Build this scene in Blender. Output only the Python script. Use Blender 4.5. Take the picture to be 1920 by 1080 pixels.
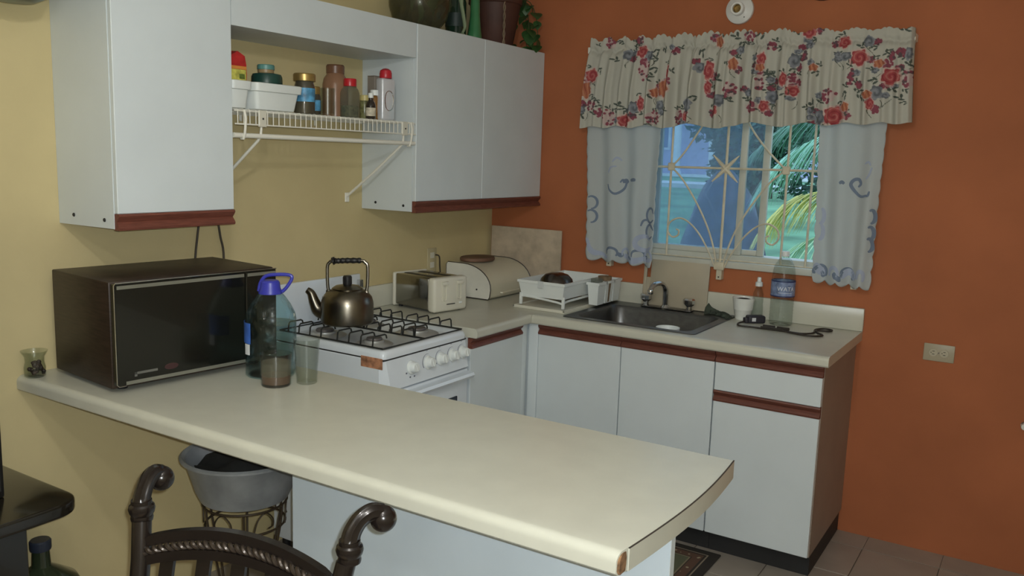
import bpy, bmesh, math, random
import numpy as np
from mathutils import Vector, Matrix
PI = math.pi
random.seed(7)
for o in list(bpy.data.objects): bpy.data.objects.remove(o)
SC = bpy.context.scene
COL = SC.collection

# ------------------------------------------------------------------ camera
def camera(loc, yaw, pitch, roll, f_px):
    yaw, pitch, roll = (math.radians(a) for a in (yaw, pitch, roll))
    fw = Vector((-math.sin(yaw)*math.cos(pitch), math.cos(yaw)*math.cos(pitch), -math.sin(pitch)))
    r = fw.cross(Vector((0, 0, 1))).normalized(); u = r.cross(fw)
    r2 = r*math.cos(roll) + u*math.sin(roll); u2 = -r*math.sin(roll) + u*math.cos(roll)
    cd = bpy.data.cameras.new('camera'); cd.sensor_width = 36; cd.lens = f_px/1920*36; cd.clip_start = .02; cd.clip_end = 300
    co = bpy.data.objects.new('camera', cd); COL.objects.link(co)
    m = Matrix((r2, u2, -fw)).transposed().to_4x4(); m.translation = Vector(loc)
    co.matrix_world = m; SC.camera = co
camera((2.5898, -3.8981, 1.6065), 32.1201, 8.6623, 1.805, 1616.4)

# ------------------------------------------------------------------ light
def srgb(r, g, b):
    f = lambda v: (v/255/12.92) if v <= 10.3 else ((v/255+.055)/1.055)**2.4
    return (f(r), f(g), f(b), 1)
w = bpy.data.worlds.new('dusk_sky'); SC.world = w; w.use_nodes = True
bg = w.node_tree.nodes['Background']; bg.inputs[0].default_value = (.50, .72, .95, 1); bg.inputs[1].default_value = 2.0
def lamp(loc, power, rad, color=(1, .985, .93)):
    l = bpy.data.lights.new('bulb_or_fill', 'POINT'); l.energy = power; l.shadow_soft_size = rad; l.color = color
    o = bpy.data.objects.new('bulb_or_fill', l); COL.objects.link(o); o.location = loc
def down_lamp(loc, power, size, tilt, color=(1, .985, .93)):
    l = bpy.data.lights.new('shaded_bulb', 'AREA'); l.shape = 'DISK'; l.size = size; l.energy = power; l.color = color
    o = bpy.data.objects.new('shaded_bulb', l); COL.objects.link(o); o.location = loc
    o.rotation_euler = Vector(tilt).to_track_quat('-Z', 'Y').to_euler()
LW = ((19,(1,1,.97)),(13,(1,1,.97)),(96,(.95,1.03,1.07)),(10,(1,1,1)))
lamp((1.95, -3.30, 2.25), LW[0][0], .035, LW[0][1])           # two bulbs of the ceiling fitting
lamp((2.25, -3.75, 2.25), LW[1][0], .035, LW[1][1])
def flash(loc, to, power, color):                              # the phone's own flash, falling off towards its edges
    l = bpy.data.lights.new('phone_flash', 'SPOT'); l.energy = power; l.shadow_soft_size = .006; l.color = color; l.spot_size = math.radians(136); l.spot_blend = 1
    o = bpy.data.objects.new('phone_flash', l); COL.objects.link(o); o.location = loc; o.rotation_euler = (Vector(to)-Vector(loc)).to_track_quat('-Z', 'Y').to_euler()
flash((2.625, -3.905, 1.632), (.9, -1.6, .95), LW[2][0], LW[2][1])
lamp((3.0, -4.9, 2.2), LW[3][0], .12, LW[3][1])             # unseen fill lamp added behind the camera to lift the ambient light
vs = SC.view_settings; vs.view_transform = 'Standard'; vs.look = 'None'; vs.gamma = 1; vs.exposure = 0; vs.use_curve_mapping = False

# ------------------------------------------------------------------ materials
MATS = {}
def mat(name, col, rough=.5, metal=0, var=.06, vscale=6, bump=0, bscale=60, spec=.5, coat=0, grain=None, sheen=0):
    if name in MATS: return MATS[name]
    m = bpy.data.materials.new(name); m.use_nodes = True; nt = m.node_tree; N, L = nt.nodes, nt.links
    p = N['Principled BSDF']; p.inputs['Roughness'].default_value = rough; p.inputs['Metallic'].default_value = metal
    p.inputs['Specular IOR Level'].default_value = spec; p.inputs['Coat Weight'].default_value = coat
    if sheen: p.inputs['Sheen Weight'].default_value = sheen
    tc = N.new('ShaderNodeTexCoord'); mp = N.new('ShaderNodeMapping'); L.new(tc.outputs['Object'], mp.inputs[0])
    if grain: mp.inputs['Scale'].default_value = grain
    nz = N.new('ShaderNodeTexNoise'); nz.inputs['Scale'].default_value = vscale; nz.inputs['Detail'].default_value = 5
    L.new(mp.outputs[0], nz.inputs['Vector'])
    cr = N.new('ShaderNodeValToRGB'); c = srgb(*col) if max(col) > 1.01 else (*col, 1)
    lo = tuple(max(0, v*(1-var*2)) for v in c[:3])+(1,); hi = tuple(min(1, v*(1+var*2)) for v in c[:3])+(1,)
    cr.color_ramp.elements[0].position = .3; cr.color_ramp.elements[1].position = .7
    cr.color_ramp.elements[0].color = lo; cr.color_ramp.elements[1].color = hi
    L.new(nz.outputs[0], cr.inputs[0]); L.new(cr.outputs[0], p.inputs['Base Color'])
    if bump:
        n2 = N.new('ShaderNodeTexNoise'); n2.inputs['Scale'].default_value = bscale; n2.inputs['Detail'].default_value = 4
        L.new(mp.outputs[0], n2.inputs['Vector'])
        b = N.new('ShaderNodeBump'); b.inputs['Strength'].default_value = bump; b.inputs['Distance'].default_value = .004
        L.new(n2.outputs[0], b.inputs['Height']); L.new(b.outputs[0], p.inputs['Normal'])
    MATS[name] = m; return m
def glass(name, tint=(.96, .98, .97), gloss=.9, rough=.02, haze=0, hazecol=(.7, .75, .8), bump=0, bscale=30, ior=1.45, sheen=.010, bdist=.01):
    """thin clear wall: tinted see-through plus a fresnel reflection and, where dirty, a diffuse haze"""
    if name in MATS: return MATS[name]
    m = bpy.data.materials.new(name); m.use_nodes = True; nt = m.node_tree; N, L = nt.nodes, nt.links
    for n in list(N):
        if n.type != 'OUTPUT_MATERIAL': N.remove(n)
    out = [n for n in N if n.type == 'OUTPUT_MATERIAL'][0]
    t = N.new('ShaderNodeBsdfTransparent'); t.inputs[0].default_value = (*tint, 1)
    g = N.new('ShaderNodeBsdfGlossy'); g.inputs['Roughness'].default_value = rough; g.inputs[0].default_value = (gloss, gloss, gloss, 1)
    lw = N.new('ShaderNodeLayerWeight'); lw.inputs[0].default_value = .5
    pw = N.new('ShaderNodeMath'); pw.operation = 'POWER'; L.new(lw.outputs['Facing'], pw.inputs[0]); pw.inputs[1].default_value = 4
    fr = N.new('ShaderNodeMath'); fr.operation = 'MULTIPLY_ADD'; L.new(pw.outputs[0], fr.inputs[0]); fr.inputs[1].default_value = .42; fr.inputs[2].default_value = .55*((ior-1)/(ior+1))**2
    if bump:
        tc = N.new('ShaderNodeTexCoord'); n2 = N.new('ShaderNodeTexNoise'); n2.inputs['Scale'].default_value = bscale
        L.new(tc.outputs['Object'], n2.inputs['Vector']); b = N.new('ShaderNodeBump'); b.inputs['Strength'].default_value = bump
        b.inputs['Distance'].default_value = bdist
        L.new(n2.outputs[0], b.inputs['Height']); L.new(b.outputs[0], g.inputs['Normal']); L.new(b.outputs[0], lw.inputs['Normal'])
    g2 = N.new('ShaderNodeBsdfGlossy'); g2.inputs['Roughness'].default_value = .24; g2.inputs[0].default_value = (gloss, gloss, gloss, 1)
    sm = N.new('ShaderNodeMixShader'); sm.inputs[0].default_value = sheen; L.new(t.outputs[0], sm.inputs[1]); L.new(g2.outputs[0], sm.inputs[2])
    src = sm
    if haze:
        d = N.new('ShaderNodeBsdfDiffuse'); d.inputs[0].default_value = (*hazecol, 1)
        tl = N.new('ShaderNodeBsdfTranslucent'); tl.inputs[0].default_value = (*hazecol, 1)
        a = N.new('ShaderNodeMixShader'); a.inputs[0].default_value = .5; L.new(d.outputs[0], a.inputs[1]); L.new(tl.outputs[0], a.inputs[2])
        hm = N.new('ShaderNodeMixShader'); hm.inputs[0].default_value = haze
        L.new(sm.outputs[0], hm.inputs[1]); L.new(a.outputs[0], hm.inputs[2]); src = hm
    mx = N.new('ShaderNodeMixShader'); L.new(fr.outputs[0], mx.inputs[0]); L.new(src.outputs[0], mx.inputs[1]); L.new(g.outputs[0], mx.inputs[2])
    L.new(mx.outputs[0], out.inputs[0]); MATS[name] = m; return m
def cloth_mat(name, col=None, attr=None, transl=.35):
    m = bpy.data.materials.new(name); m.use_nodes = True; nt = m.node_tree; N, L = nt.nodes, nt.links
    for n in list(N):
        if n.type != 'OUTPUT_MATERIAL': N.remove(n)
    out = [n for n in N if n.type == 'OUTPUT_MATERIAL'][0]
    d = N.new('ShaderNodeBsdfDiffuse'); t = N.new('ShaderNodeBsdfTranslucent')
    tc = N.new('ShaderNodeTexCoord'); nz = N.new('ShaderNodeTexNoise'); nz.inputs['Scale'].default_value = 350
    L.new(tc.outputs['Object'], nz.inputs['Vector']); b = N.new('ShaderNodeBump'); b.inputs['Strength'].default_value = .25; b.inputs['Distance'].default_value = .001
    L.new(nz.outputs[0], b.inputs['Height']); L.new(b.outputs[0], d.inputs['Normal'])
    if attr:
        a = N.new('ShaderNodeVertexColor'); a.layer_name = attr
        L.new(a.outputs[0], d.inputs[0]); L.new(a.outputs[0], t.inputs[0])
    else:
        for s in (d, t): s.inputs[0].default_value = srgb(*col)
    mx = N.new('ShaderNodeMixShader'); mx.inputs[0].default_value = transl
    L.new(d.outputs[0], mx.inputs[1]); L.new(t.outputs[0], mx.inputs[2]); L.new(mx.outputs[0], out.inputs[0])
    MATS[name] = m; return m
WHITE = mat('white_laminate', (211, 219, 221), .42, var=.012, bump=.03, bscale=180)
YEL = mat('yellow_wall_paint', (204, 188, 142), .75, var=.03, vscale=3, bump=.12, bscale=45, spec=.25)
ORG = mat('orange_wall_paint', (172, 103, 67), .72, var=.05, vscale=2.5, bump=.12, bscale=45, spec=.25)
CREAMTOP = mat('cream_laminate', (198, 197, 182), .30, var=.015, vscale=14, spec=.45)
TRIMW = mat('red_brown_wood', (106, 62, 50), .5, var=.14, vscale=5, grain=(3, 3, 60), bump=.1, bscale=20)
TRIMH = mat('red_brown_wood_rail', (106, 62, 50), .5, var=.14, vscale=5, grain=(4, 60, 60), bump=.1, bscale=8)
TRIMV = mat('red_brown_wood_pull', (112, 64, 51), .5, var=.14, vscale=5, grain=(60, 4, 60), bump=.1, bscale=8)
BLACK = mat('black_plinth', (38, 38, 38), .6, var=.1)
PVC = mat('white_coated_wire', (232, 230, 218), .4, var=.02)
CHROME = mat('chrome', (205, 205, 205), .12, 1, var=.02)
STEEL = mat('brushed_steel', (108, 109, 110), .36, 1, var=.08, vscale=30, grain=(1, 12, 1))
ENAMEL = mat('white_enamel', (222, 229, 234), .25, var=.01, coat=.2)
BLKWIRE = mat('black_enamel_wire', (34, 36, 34), .4, var=.1)
PLASTICW = mat('white_plastic', (226, 231, 228), .38, var=.015)
CREAMP = mat('cream_plastic', (216, 213, 197), .4, var=.02)
BLKP = mat('black_plastic', (34, 33, 34), .42, var=.1)
GLASSC = glass('clear_glass', (.89, .91, .89), sheen=.018)
JUGP = glass('jug_plastic', (.86, .94, .95), rough=.03, bump=1.0, bscale=30, sheen=.006, bdist=.012)
PETC = glass('clear_plastic', (.86, .89, .88), rough=.04, bump=.8, bscale=60, bdist=.015)

# ------------------------------------------------------------------ mesh helpers
def box(bm, x0, x1, y0, y1, z0, z1, bev=0, seg=2):
    b = bmesh.new() if bev else bm
    vs = [b.verts.new((x, y, z)) for x in (x0, x1) for y in (y0, y1) for z in (z0, z1)]
    for f in ((0, 1, 3, 2), (4, 6, 7, 5), (0, 4, 5, 1), (2, 3, 7, 6), (0, 2, 6, 4), (1, 5, 7, 3)): b.faces.new([vs[i] for i in f])
    if bev:
        bmesh.ops.bevel(b, geom=b.edges[:], offset=bev, segments=seg, affect='EDGES', profile=.5)
        join(bm, b)
def join(bm, b):
    m = bpy.data.meshes.new('tmp'); b.to_mesh(m); b.free(); bm.from_mesh(m); bpy.data.meshes.remove(m)
def prism(bm, poly, axis, a, b):
    """polygon in the two other axes, extruded along axis from a to b"""
    def P(p, t): return {'x': (t, p[0], p[1]), 'y': (p[0], t, p[1]), 'z': (p[0], p[1], t)}[axis]
    A = [bm.verts.new(P(p, a)) for p in poly]; B = [bm.verts.new(P(p, b)) for p in poly]; n = len(poly)
    f = [bm.faces.new(A), bm.faces.new(B)]
    for i in range(n): f.append(bm.faces.new((A[i], A[(i+1) % n], B[(i+1) % n], B[i])))
    bmesh.ops.recalc_face_normals(bm, faces=f)
def lathe(bm, prof, cx=0, cy=0, z0=0, seg=28, sx=1, sy=1, power=2):
    rings = []
    for r, z in prof:
        if r < 1e-5: rings.append([bm.verts.new((cx, cy, z0+z))])
        else:
            ring = []
            for i in range(seg):
                a = 2*PI*i/seg; c, s = math.cos(a), math.sin(a)
                k = 1 if power == 2 else (abs(c)**power+abs(s)**power)**(-1/power)
                ring.append(bm.verts.new((cx+r*c*k*sx, cy+r*s*k*sy, z0+z)))
            rings.append(ring)
    fs = []
    for A, B in zip(rings, rings[1:]):
        for i in range(seg):
            j = (i+1) % seg
            if len(A) == 1 and len(B) == 1: break
            if len(A) == 1: fs.append(bm.faces.new((A[0], B[j], B[i])))
            elif len(B) == 1: fs.append(bm.faces.new((A[i], A[j], B[0])))
            else: fs.append(bm.faces.new((A[i], A[j], B[j], B[i])))
    return fs
def spline(pts, n=6, closed=False):
    P = [Vector(p) for p in pts]; out = []; m = len(P)
    for i in range(m if closed else m-1):
        if closed: a, b, c, d = P[i-1], P[i], P[(i+1) % m], P[(i+2) % m]
        else: a, b, c, d = P[max(i-1, 0)], P[i], P[i+1], P[min(i+2, m-1)]
        for k in range(n):
            t = k/n
            out.append(.5*((2*b)+(c-a)*t+(2*a-5*b+4*c-d)*t*t+(3*b-a-3*c+d)*t**3))
    if not closed: out.append(P[-1])
    return out
def tube(bm, pts, r, seg=8, closed=False, flat=None):
    P = [Vector(p) for p in pts]; n = len(P)
    R = r if hasattr(r, '__len__') else [r]*n
    T = []
    for i in range(n):
        a = P[i-1] if (i or closed) else P[0]; b = P[(i+1) % n] if (i < n-1 or closed) else P[-1]
        t = b-a; T.append(t.normalized() if t.length > 1e-9 else Vector((0, 0, 1)))
    u = T[0].orthogonal().normalized(); rings = []
    for i in range(n):
        u = u - T[i]*u.dot(T[i]); u = u.normalized() if u.length > 1e-6 else T[i].orthogonal().normalized()
        v = T[i].cross(u)
        rings.append([bm.verts.new(P[i]+(u*math.cos(2*PI*k/seg)+v*math.sin(2*PI*k/seg))*max(R[i], 1e-4)) for k in range(seg)])
    for i in range(n if closed else n-1):
        A, B = rings[i], rings[(i+1) % n]
        for k in range(seg): bm.faces.new((A[k], A[(k+1) % seg], B[(k+1) % seg], B[k]))
    if not closed:
        bm.faces.new(rings[0][::-1]); bm.faces.new(rings[-1])
def ball(bm, c, r, seg=16, sz=1):
    n = seg//2
    lathe(bm, [(r*math.sin(PI*i/n), -r*sz*math.cos(PI*i/n)) for i in range(n+1)], c[0], c[1], c[2], seg)
def disc_y(bm, c, prof, seg=28):
    """lathe whose axis runs along -y from c (for things on the back wall)"""
    b = bmesh.new(); lathe(b, prof, 0, 0, 0, seg)
    b.transform(Matrix.Translation(c) @ Matrix.Rotation(PI/2, 4, 'X')); join(bm, b)
def disc_x(bm, c, prof, seg=24):
    b = bmesh.new(); lathe(b, prof, 0, 0, 0, seg)
    b.transform(Matrix.Translation(c) @ Matrix.Rotation(PI/2, 4, 'Y')); join(bm, b)
def obj(name, bm, m, parent=None, smooth=30, loc=None, label=None, kind=None):
    me = bpy.data.meshes.new(name)
    if isinstance(bm, bpy.types.Mesh): me = bm
    else:
        bmesh.ops.recalc_face_normals(bm, faces=bm.faces[:])
        bm.to_mesh(me); bm.free()
        if m is not None: me.materials.append(m)
        if smooth:
            me.polygons.foreach_set('use_smooth', [True]*len(me.polygons))
            me.set_sharp_from_angle(angle=math.radians(smooth))
    o = bpy.data.objects.new(name, me); COL.objects.link(o)
    if parent: o.parent = parent
    if loc: o.location = loc
    if label: o['label'] = label
    if kind: o['kind'] = kind
    return o
def thing(name, label, cat, loc=(0, 0, 0), rotz=0, group=None):
    o = bpy.data.objects.new(name, None); COL.objects.link(o); o.empty_display_size = .05
    o.location = loc; o.rotation_euler = (0, 0, rotz); o['label'] = label; o['category'] = cat
    if group: o['group'] = group
    return o
def tag(o, label, cat, group=None):
    o['label'] = label; o['category'] = cat
    if group: o['group'] = group
    return o
def keep_world(o, parent):
    o.parent = parent; o.matrix_parent_inverse = (Matrix.Translation(parent.location) @ parent.rotation_euler.to_matrix().to_4x4()).inverted(); return o
def nb(): return bmesh.new()
def bx(*a, **k):
    b = nb(); box(b, *a, **k); return b
def lt(prof, *a, **k):
    b = nb(); lathe(b, prof, *a, **k); return b
def tb(pts, r, seg=8, **k):
    b = nb(); tube(b, pts, r, seg, **k); return b
def text(name, body, size, parent, m, mw, extrude=.0004, align='CENTER'):
    cu = bpy.data.curves.new(name, 'FONT'); cu.body = body; cu.size = size; cu.extrude = extrude; cu.align_x = align; cu.align_y = 'CENTER'
    t = bpy.data.objects.new('tmp_text', cu); COL.objects.link(t)
    me = bpy.data.meshes.new_from_object(t.evaluated_get(bpy.context.evaluated_depsgraph_get()))
    bpy.data.objects.remove(t); me.transform(mw); me.materials.clear(); me.materials.append(m)
    o = bpy.data.objects.new(name, me); COL.objects.link(o); o.parent = parent; return o
def copy_tree(o, parent=None):
    c = o.copy(); COL.objects.link(c)
    if parent: c.parent = parent
    for ch in o.children: copy_tree(ch, c)
    return c

# ================================================================== ROOM SHELL
def struct(name, bm, m, parent=None): return obj(name, bm, m, parent, kind='structure', smooth=0)
RX, RY, RZ = 3.6, -5.2, 2.55
WX0, WX1, WZ0, WZ1 = .72, 1.86, 1.155, 2.12            # window opening
struct('wall_left', bx(-.12, 0, RY, .16, 0, RZ), YEL)
b = nb()
box(b, 0, WX0, 0, .16, 0, RZ); box(b, WX1, RX, 0, .16, 0, RZ); box(b, WX0, WX1, 0, .16, 0, WZ0); box(b, WX0, WX1, 0, .16, WZ1, RZ)
struct('wall_back', b, ORG)
PALE = mat('pale_cream_paint', (224, 216, 190), .8)
struct('wall_right', bx(RX, RX+.12, RY, .16, 0, RZ), PALE)
struct('wall_front', bx(-.12, RX+.12, RY-.12, RY, 0, RZ), PALE)
struct('ceiling', bx(-.12, RX+.12, RY-.12, .16, RZ, RZ+.1), mat('ceiling_paint', (234, 232, 226), .85))
TILE = mat('floor_tile', (158, 149, 138), .35, var=.05, vscale=5, bump=.05, bscale=30)
fl = struct('floor', bx(-.12, RX+.12, RY-.12, .16, -.1, -.004), mat('floor_grout', (104, 94, 84), .85))
def tile_mesh(x0, y0, s=.297): return bx(x0+.002, x0+s-.002, y0+.002, y0+s-.002, -.004, 0, .0015, 1)
me0 = None; rest = nb()
for i in range(16):
    for j in range(21):
        x0, y0 = .255+.297*i-.297, -.143-.297*j
        if x0+.297 > RX or y0 < RY: continue
        if 1.1 < x0 < 3.2 and y0 > -1.7:
            if me0 is None:
                t = obj('tile', tile_mesh(0, 0), TILE, fl, smooth=0); me0 = t.data
            else: t = obj('tile', me0, None, fl)
            t.location = (x0, y0, random.uniform(-.0004, 0))
        else: box(rest, x0+.002, x0+.295, y0+.002, y0+.295, -.004, -.0002)
for i in range(16): box(rest, -.04+.297*i, .255+.297*i, .154-.297+.002, 0, -.004, -.0002)
obj('tile_field', rest, TILE, fl, smooth=0, kind='stuff')

# ------------------------------------------------------------------ window
FRM = mat('window_frame_white', (196, 196, 184), .45, var=.04)
wn = obj('window_1', None or bx(WX0, WX1, .03, .13, WZ0, WZ0+.03), FRM, smooth=0, kind='structure')   # sill member
b = nb()
box(b, WX0, WX0+.03, .03, .12, WZ0+.03, WZ1); box(b, WX1-.03, WX1, .03, .12, WZ0+.03, WZ1); box(b, WX0+.03, WX1-.03, .03, .12, WZ1-.03, WZ1)
obj('window_frame', b, FRM, wn, smooth=0)
obj('window_sill', bx(WX0-.02, WX1+.02, -.022, .06, WZ0-.028, WZ0+.004, .004), FRM, wn)
PANE = glass('dusty_pane', (.86, .91, .94), haze=.13, hazecol=(.45, .54, .68), sheen=.0)
def sash(x0, x1, y, fr):
    s = obj('sash', None or bx(x0, x0+fr, y, y+.022, WZ0+.03, WZ1-.03, .003), FRM, wn)
    b = nb(); box(b, x1-fr, x1, y, y+.022, WZ0+.03, WZ1-.03, .003); box(b, x0+fr, x1-fr, y, y+.022, WZ0+.03, WZ0+.055, .003); box(b, x0+fr, x1-fr, y, y+.022, WZ1-.06, WZ1-.03, .003)
    obj('sash_frame', b, FRM, s)
    obj('pane', bx(x0+fr, x1-fr, y+.009, y+.013, WZ0+.055, WZ1-.06), PANE, s, smooth=0)
sash(WX0+.03, 1.362, .04, .031)
sash(.90, 1.458, .075, .032)

# ------------------------------------------------------------------ what lies outside
b = nb()
prof = [(.16, -.2), (.6, -.1), (3, .25), (6, .60), (14, .88), (21, 1.12), (34, 1.3), (60, 1.4)]
for (y0, z0), (y1, z1) in zip(prof, prof[1:]):
    vs_ = [b.verts.new(q) for q in ((-45, y0, z0), (25, y0, z0), (25, y1, z1), (-45, y1, z1))]; b.faces.new(vs_)
bmesh.ops.remove_doubles(b, verts=b.verts[:], dist=1e-4)
ex = bmesh.ops.extrude_face_region(b, geom=b.faces[:]); bmesh.ops.translate(b, verts=[e for e in ex['geom'] if isinstance(e, bmesh.types.BMVert)], vec=(0, 0, -.4))
obj('lawn', b, mat('lawn_grass', (108, 152, 118), .9, var=.2, vscale=1.2), kind='structure', smooth=0)
obj('driveway', bx(-22, 6, 16.6, 19.2, .85, 1.075), mat('pale_concrete', (205, 208, 212), .8), kind='structure', smooth=0)
h = thing('house', 'pale lavender house with white columns across the lawn outside', 'house', (-7.0, 24, 1.1))
HW = mat('pale_lavender_wall', (188, 186, 214), .8); HC = mat('white_column_paint', (225, 228, 232), .7); HD = mat('blue_grey_window', (120, 130, 165), .3)
obj('wall', bx(-5, 4, 0, 6, -.3, 3.1), HW, h, smooth=0)
obj('roof', bx(-5.5, 4.5, -1.6, 6.4, 3.1, 3.4), HC, h, smooth=0)
obj('porch_floor', bx(-5.3, 4.3, -1.5, 0, -.3, .12), HC, h, smooth=0)
for x in (-4.6, -3.4, -2.2, -1.0, .2, 1.4, 2.6, 3.8): obj('column', lt([(.0, .12), (.17, .12), (.17, .2), (.13, .25), (.12, 2.95), (.17, 3.0), (.17, 3.1), (0, 3.1)], x, -1.3, 0, 14), HC, h)
for x in (-4.1, -2.7, -.4, 1.9):
    f = obj('window', bx(x, x+.95, -.06, .04, .9, 2.3), HC, h, smooth=0); obj('pane', bx(x+.08, x+.87, -.075, -.062, .98, 2.22), HD, f, smooth=0)
obj('door', bx(.75, 1.65, -.05, .04, .12, 2.25), HD, h, smooth=0)
# tarpaulin heap under the palm
b = nb(); rnd = random.Random(3)
def mound(u, a):
    return (.55+.98*max(0, 1-u**2.1)+(.03*math.sin(5*a+9*u)+.02*math.sin(11*a-7*u)+.012*math.sin(23*a+13*u))*(.3+u)*.9)
G = [[b.verts.new((-.40+.47*(j+.4)/22*math.cos(2*PI*i/48)*(1+.06*math.sin(3*2*PI*i/48)), 5.0+.5*(j+.4)/22*math.sin(2*PI*i/48), mound((j+.4)/22.4, 2*PI*i/48) if j < 22 else .3)) for j in range(23)] for i in range(48)]
for i in range(48):
    for j in range(22): b.faces.new((G[i][j], G[(i+1) % 48][j], G[(i+1) % 48][j+1], G[i][j+1]))
b.faces.new([g_[0] for g_ in G])
tag(obj('tarpaulin', b, mat('slate_blue_tarp', (52, 58, 80), .5, var=.25, vscale=9, bump=.6, bscale=26), smooth=60), 'dark slate blue tarpaulin heaped up on the lawn behind the window', 'tarpaulin')
# palms
def frond(bm, pts, length, droop, nl=54, wid=.011, seed=1, side=(1, 1)):
    R = random.Random(seed); P = spline(pts, 8); m = len(P)
    tube(bm, P, [.012*(1-.8*i/(m-1)) for i in range(m)], 6)
    for k in range(nl):
        t = .06+.93*k/nl; f = t*(m-1); i = min(int(f), m-2); p = P[i].lerp(P[i+1], f-i); T = (P[i+1]-P[i]).normalized()
        for sgn, on in zip((-1, 1), side):
            if not on: continue
            S = T.cross(Vector((0, 0, 1))).normalized()*sgn
            L = length*(math.sin(PI*min(.97, .12+.85*t))**.7)*R.uniform(.88, 1.08)
            d0 = (S*.75+T*.75+Vector((0, 0, .25))).normalized(); q = p.copy(); prev = None; dn = droop*R.uniform(.8, 1.25)
            Wd = T
            for s_ in range(5):
                w_ = wid*(1-.92*s_/4)*(.7 if s_ == 0 else 1)
                a, c = bm.verts.new(q-Wd*w_), bm.verts.new(q+Wd*w_)
                if prev: bm.faces.new((prev[0], prev[1], c, a))
                prev = (a, c); dd = (d0+Vector((0, 0, -1))*dn*(s_+.6)).normalized(); q = q+dd*L/4
def leafmat(name, col): return mat(name, col, .5, var=.16, vscale=5)
FG = leafmat('palm_leaf_green', (132, 182, 152)); FY = leafmat('palm_leaf_yellow', (198, 192, 104)); FP = leafmat('palm_leaf_pale', (168, 200, 150)); FD = leafmat('palm_leaf_dark', (74, 118, 92))
pm = thing('palm_tree', 'young coconut palm with drooping green and yellow fronds outside the window', 'palm tree', (1.75, 3.2, .2))
obj('trunk', lt([(0, 0), (.16, 0), (.12, .2), (.11, .9), (.13, 1.2), (.07, 1.5), (0, 1.5)], 0, 0, 0, 14), mat('palm_bark', (120, 105, 88), .9, var=.2, bump=.5), pm)
def fr(pts, L, dr, m, sd, nl=54, wid=.011):
    b = nb(); frond(b, [(x-1.75, y-3.2, z-.2) for x, y, z in pts], L, dr, nl, wid, sd); return obj('frond', b, m, pm)
fr([(1.72, 3.2, 1.72), (1.35, 3.05, 1.93), (.98, 3.0, 1.82), (.72, 3.0, 1.62), (.56, 3.0, 1.40)], .62, .5, FG, 1, 90, .009)
fr([(1.72, 3.2, 1.65), (1.3, 2.75, 1.45), (1.02, 2.7, 1.40), (.82, 2.7, 1.27), (.68, 2.7, 1.10)], .55, .5, FY, 2, 76, .009)
fr([(1.72, 3.2, 1.6), (1.35, 2.6, 1.22), (1.05, 2.5, 1.05), (.88, 2.5, .88), (.8, 2.5, .72)], .5, .4, FP, 3, 70, .009)
fr([(1.75, 3.2, 1.75), (1.4, 3.7, 2.15), (.95, 3.9, 2.12), (.5, 4.0, 1.95), (.2, 4.0, 1.72)], .62, .45, FD, 4, 84)
fr([(1.78, 3.2, 1.75), (2.2, 3.3, 2.1), (2.7, 3.4, 2.0), (3.1, 3.4, 1.6)], .5, .6, FG, 5, 40)
fr([(1.75, 3.25, 1.75), (1.8, 3.8, 2.2), (1.9, 4.4, 2.1), (1.95, 4.8, 1.7)], .5, .6, FG, 6, 40)
# trees behind
def tree(loc, rad, hgt, m, label, seed, leaf=.075, n=4200):
    t = thing('tree', label, 'tree', loc, 0, 'trees beyond the lawn'); R = random.Random(seed)
    obj('trunk', lt([(0, -.3), (.16, -.3), (.11, hgt*.5), (.05, hgt*.8), (0, hgt*.8)], 0, 0, 0, 10), mat('tree_bark', (70, 62, 52), .9), t)
    b = nb()
    blobs = [(R.uniform(-.6, .6)*rad, R.uniform(-.5, .5)*rad, hgt*R.uniform(.4, .9), rad*R.uniform(.4, .65)) for _ in range(11)]
    for k in range(n):
        bx_, by_, bz_, br_ = R.choice(blobs)
        d = Vector((R.gauss(0, 1), R.gauss(0, 1), R.gauss(0, 1))).normalized()*br_*R.uniform(.6, 1.05)
        c = Vector((bx_, by_, bz_))+d; u = Vector((R.gauss(0, 1), R.gauss(0, 1), R.gauss(0, .6))).normalized(); v = u.orthogonal().normalized()
        s = leaf*R.uniform(.6, 1.2)
        b.faces.new([b.verts.new(c+u*s), b.verts.new(c+v*s*.45), b.verts.new(c-u*s), b.verts.new(c-v*s*.45)])
    obj('foliage', b, m, t, smooth=0, kind='stuff')
TG = leafmat('tree_leaf_dark', (48, 82, 62)); TG2 = leafmat('tree_leaf_mid', (70, 116, 84))
tree((-1.2, 8.8, .55), .95, 2.1, TG, 'dark bushy tree standing behind the tarpaulin heap', 1)
tree((2.2, 11.5, .8), 1.8, 2.6, TG2, 'mid green broad bush behind the palm fronds', 2)
tree((-2.7, 14.5, .9), 1.7, 4.6, TG, 'tall dark tree further back beside the lavender house', 5, .16)
tree((3.4, 6.8, .6), 1.3, 3.0, TG, 'dark tree hidden mostly by the white curtain on the window', 6)

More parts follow.
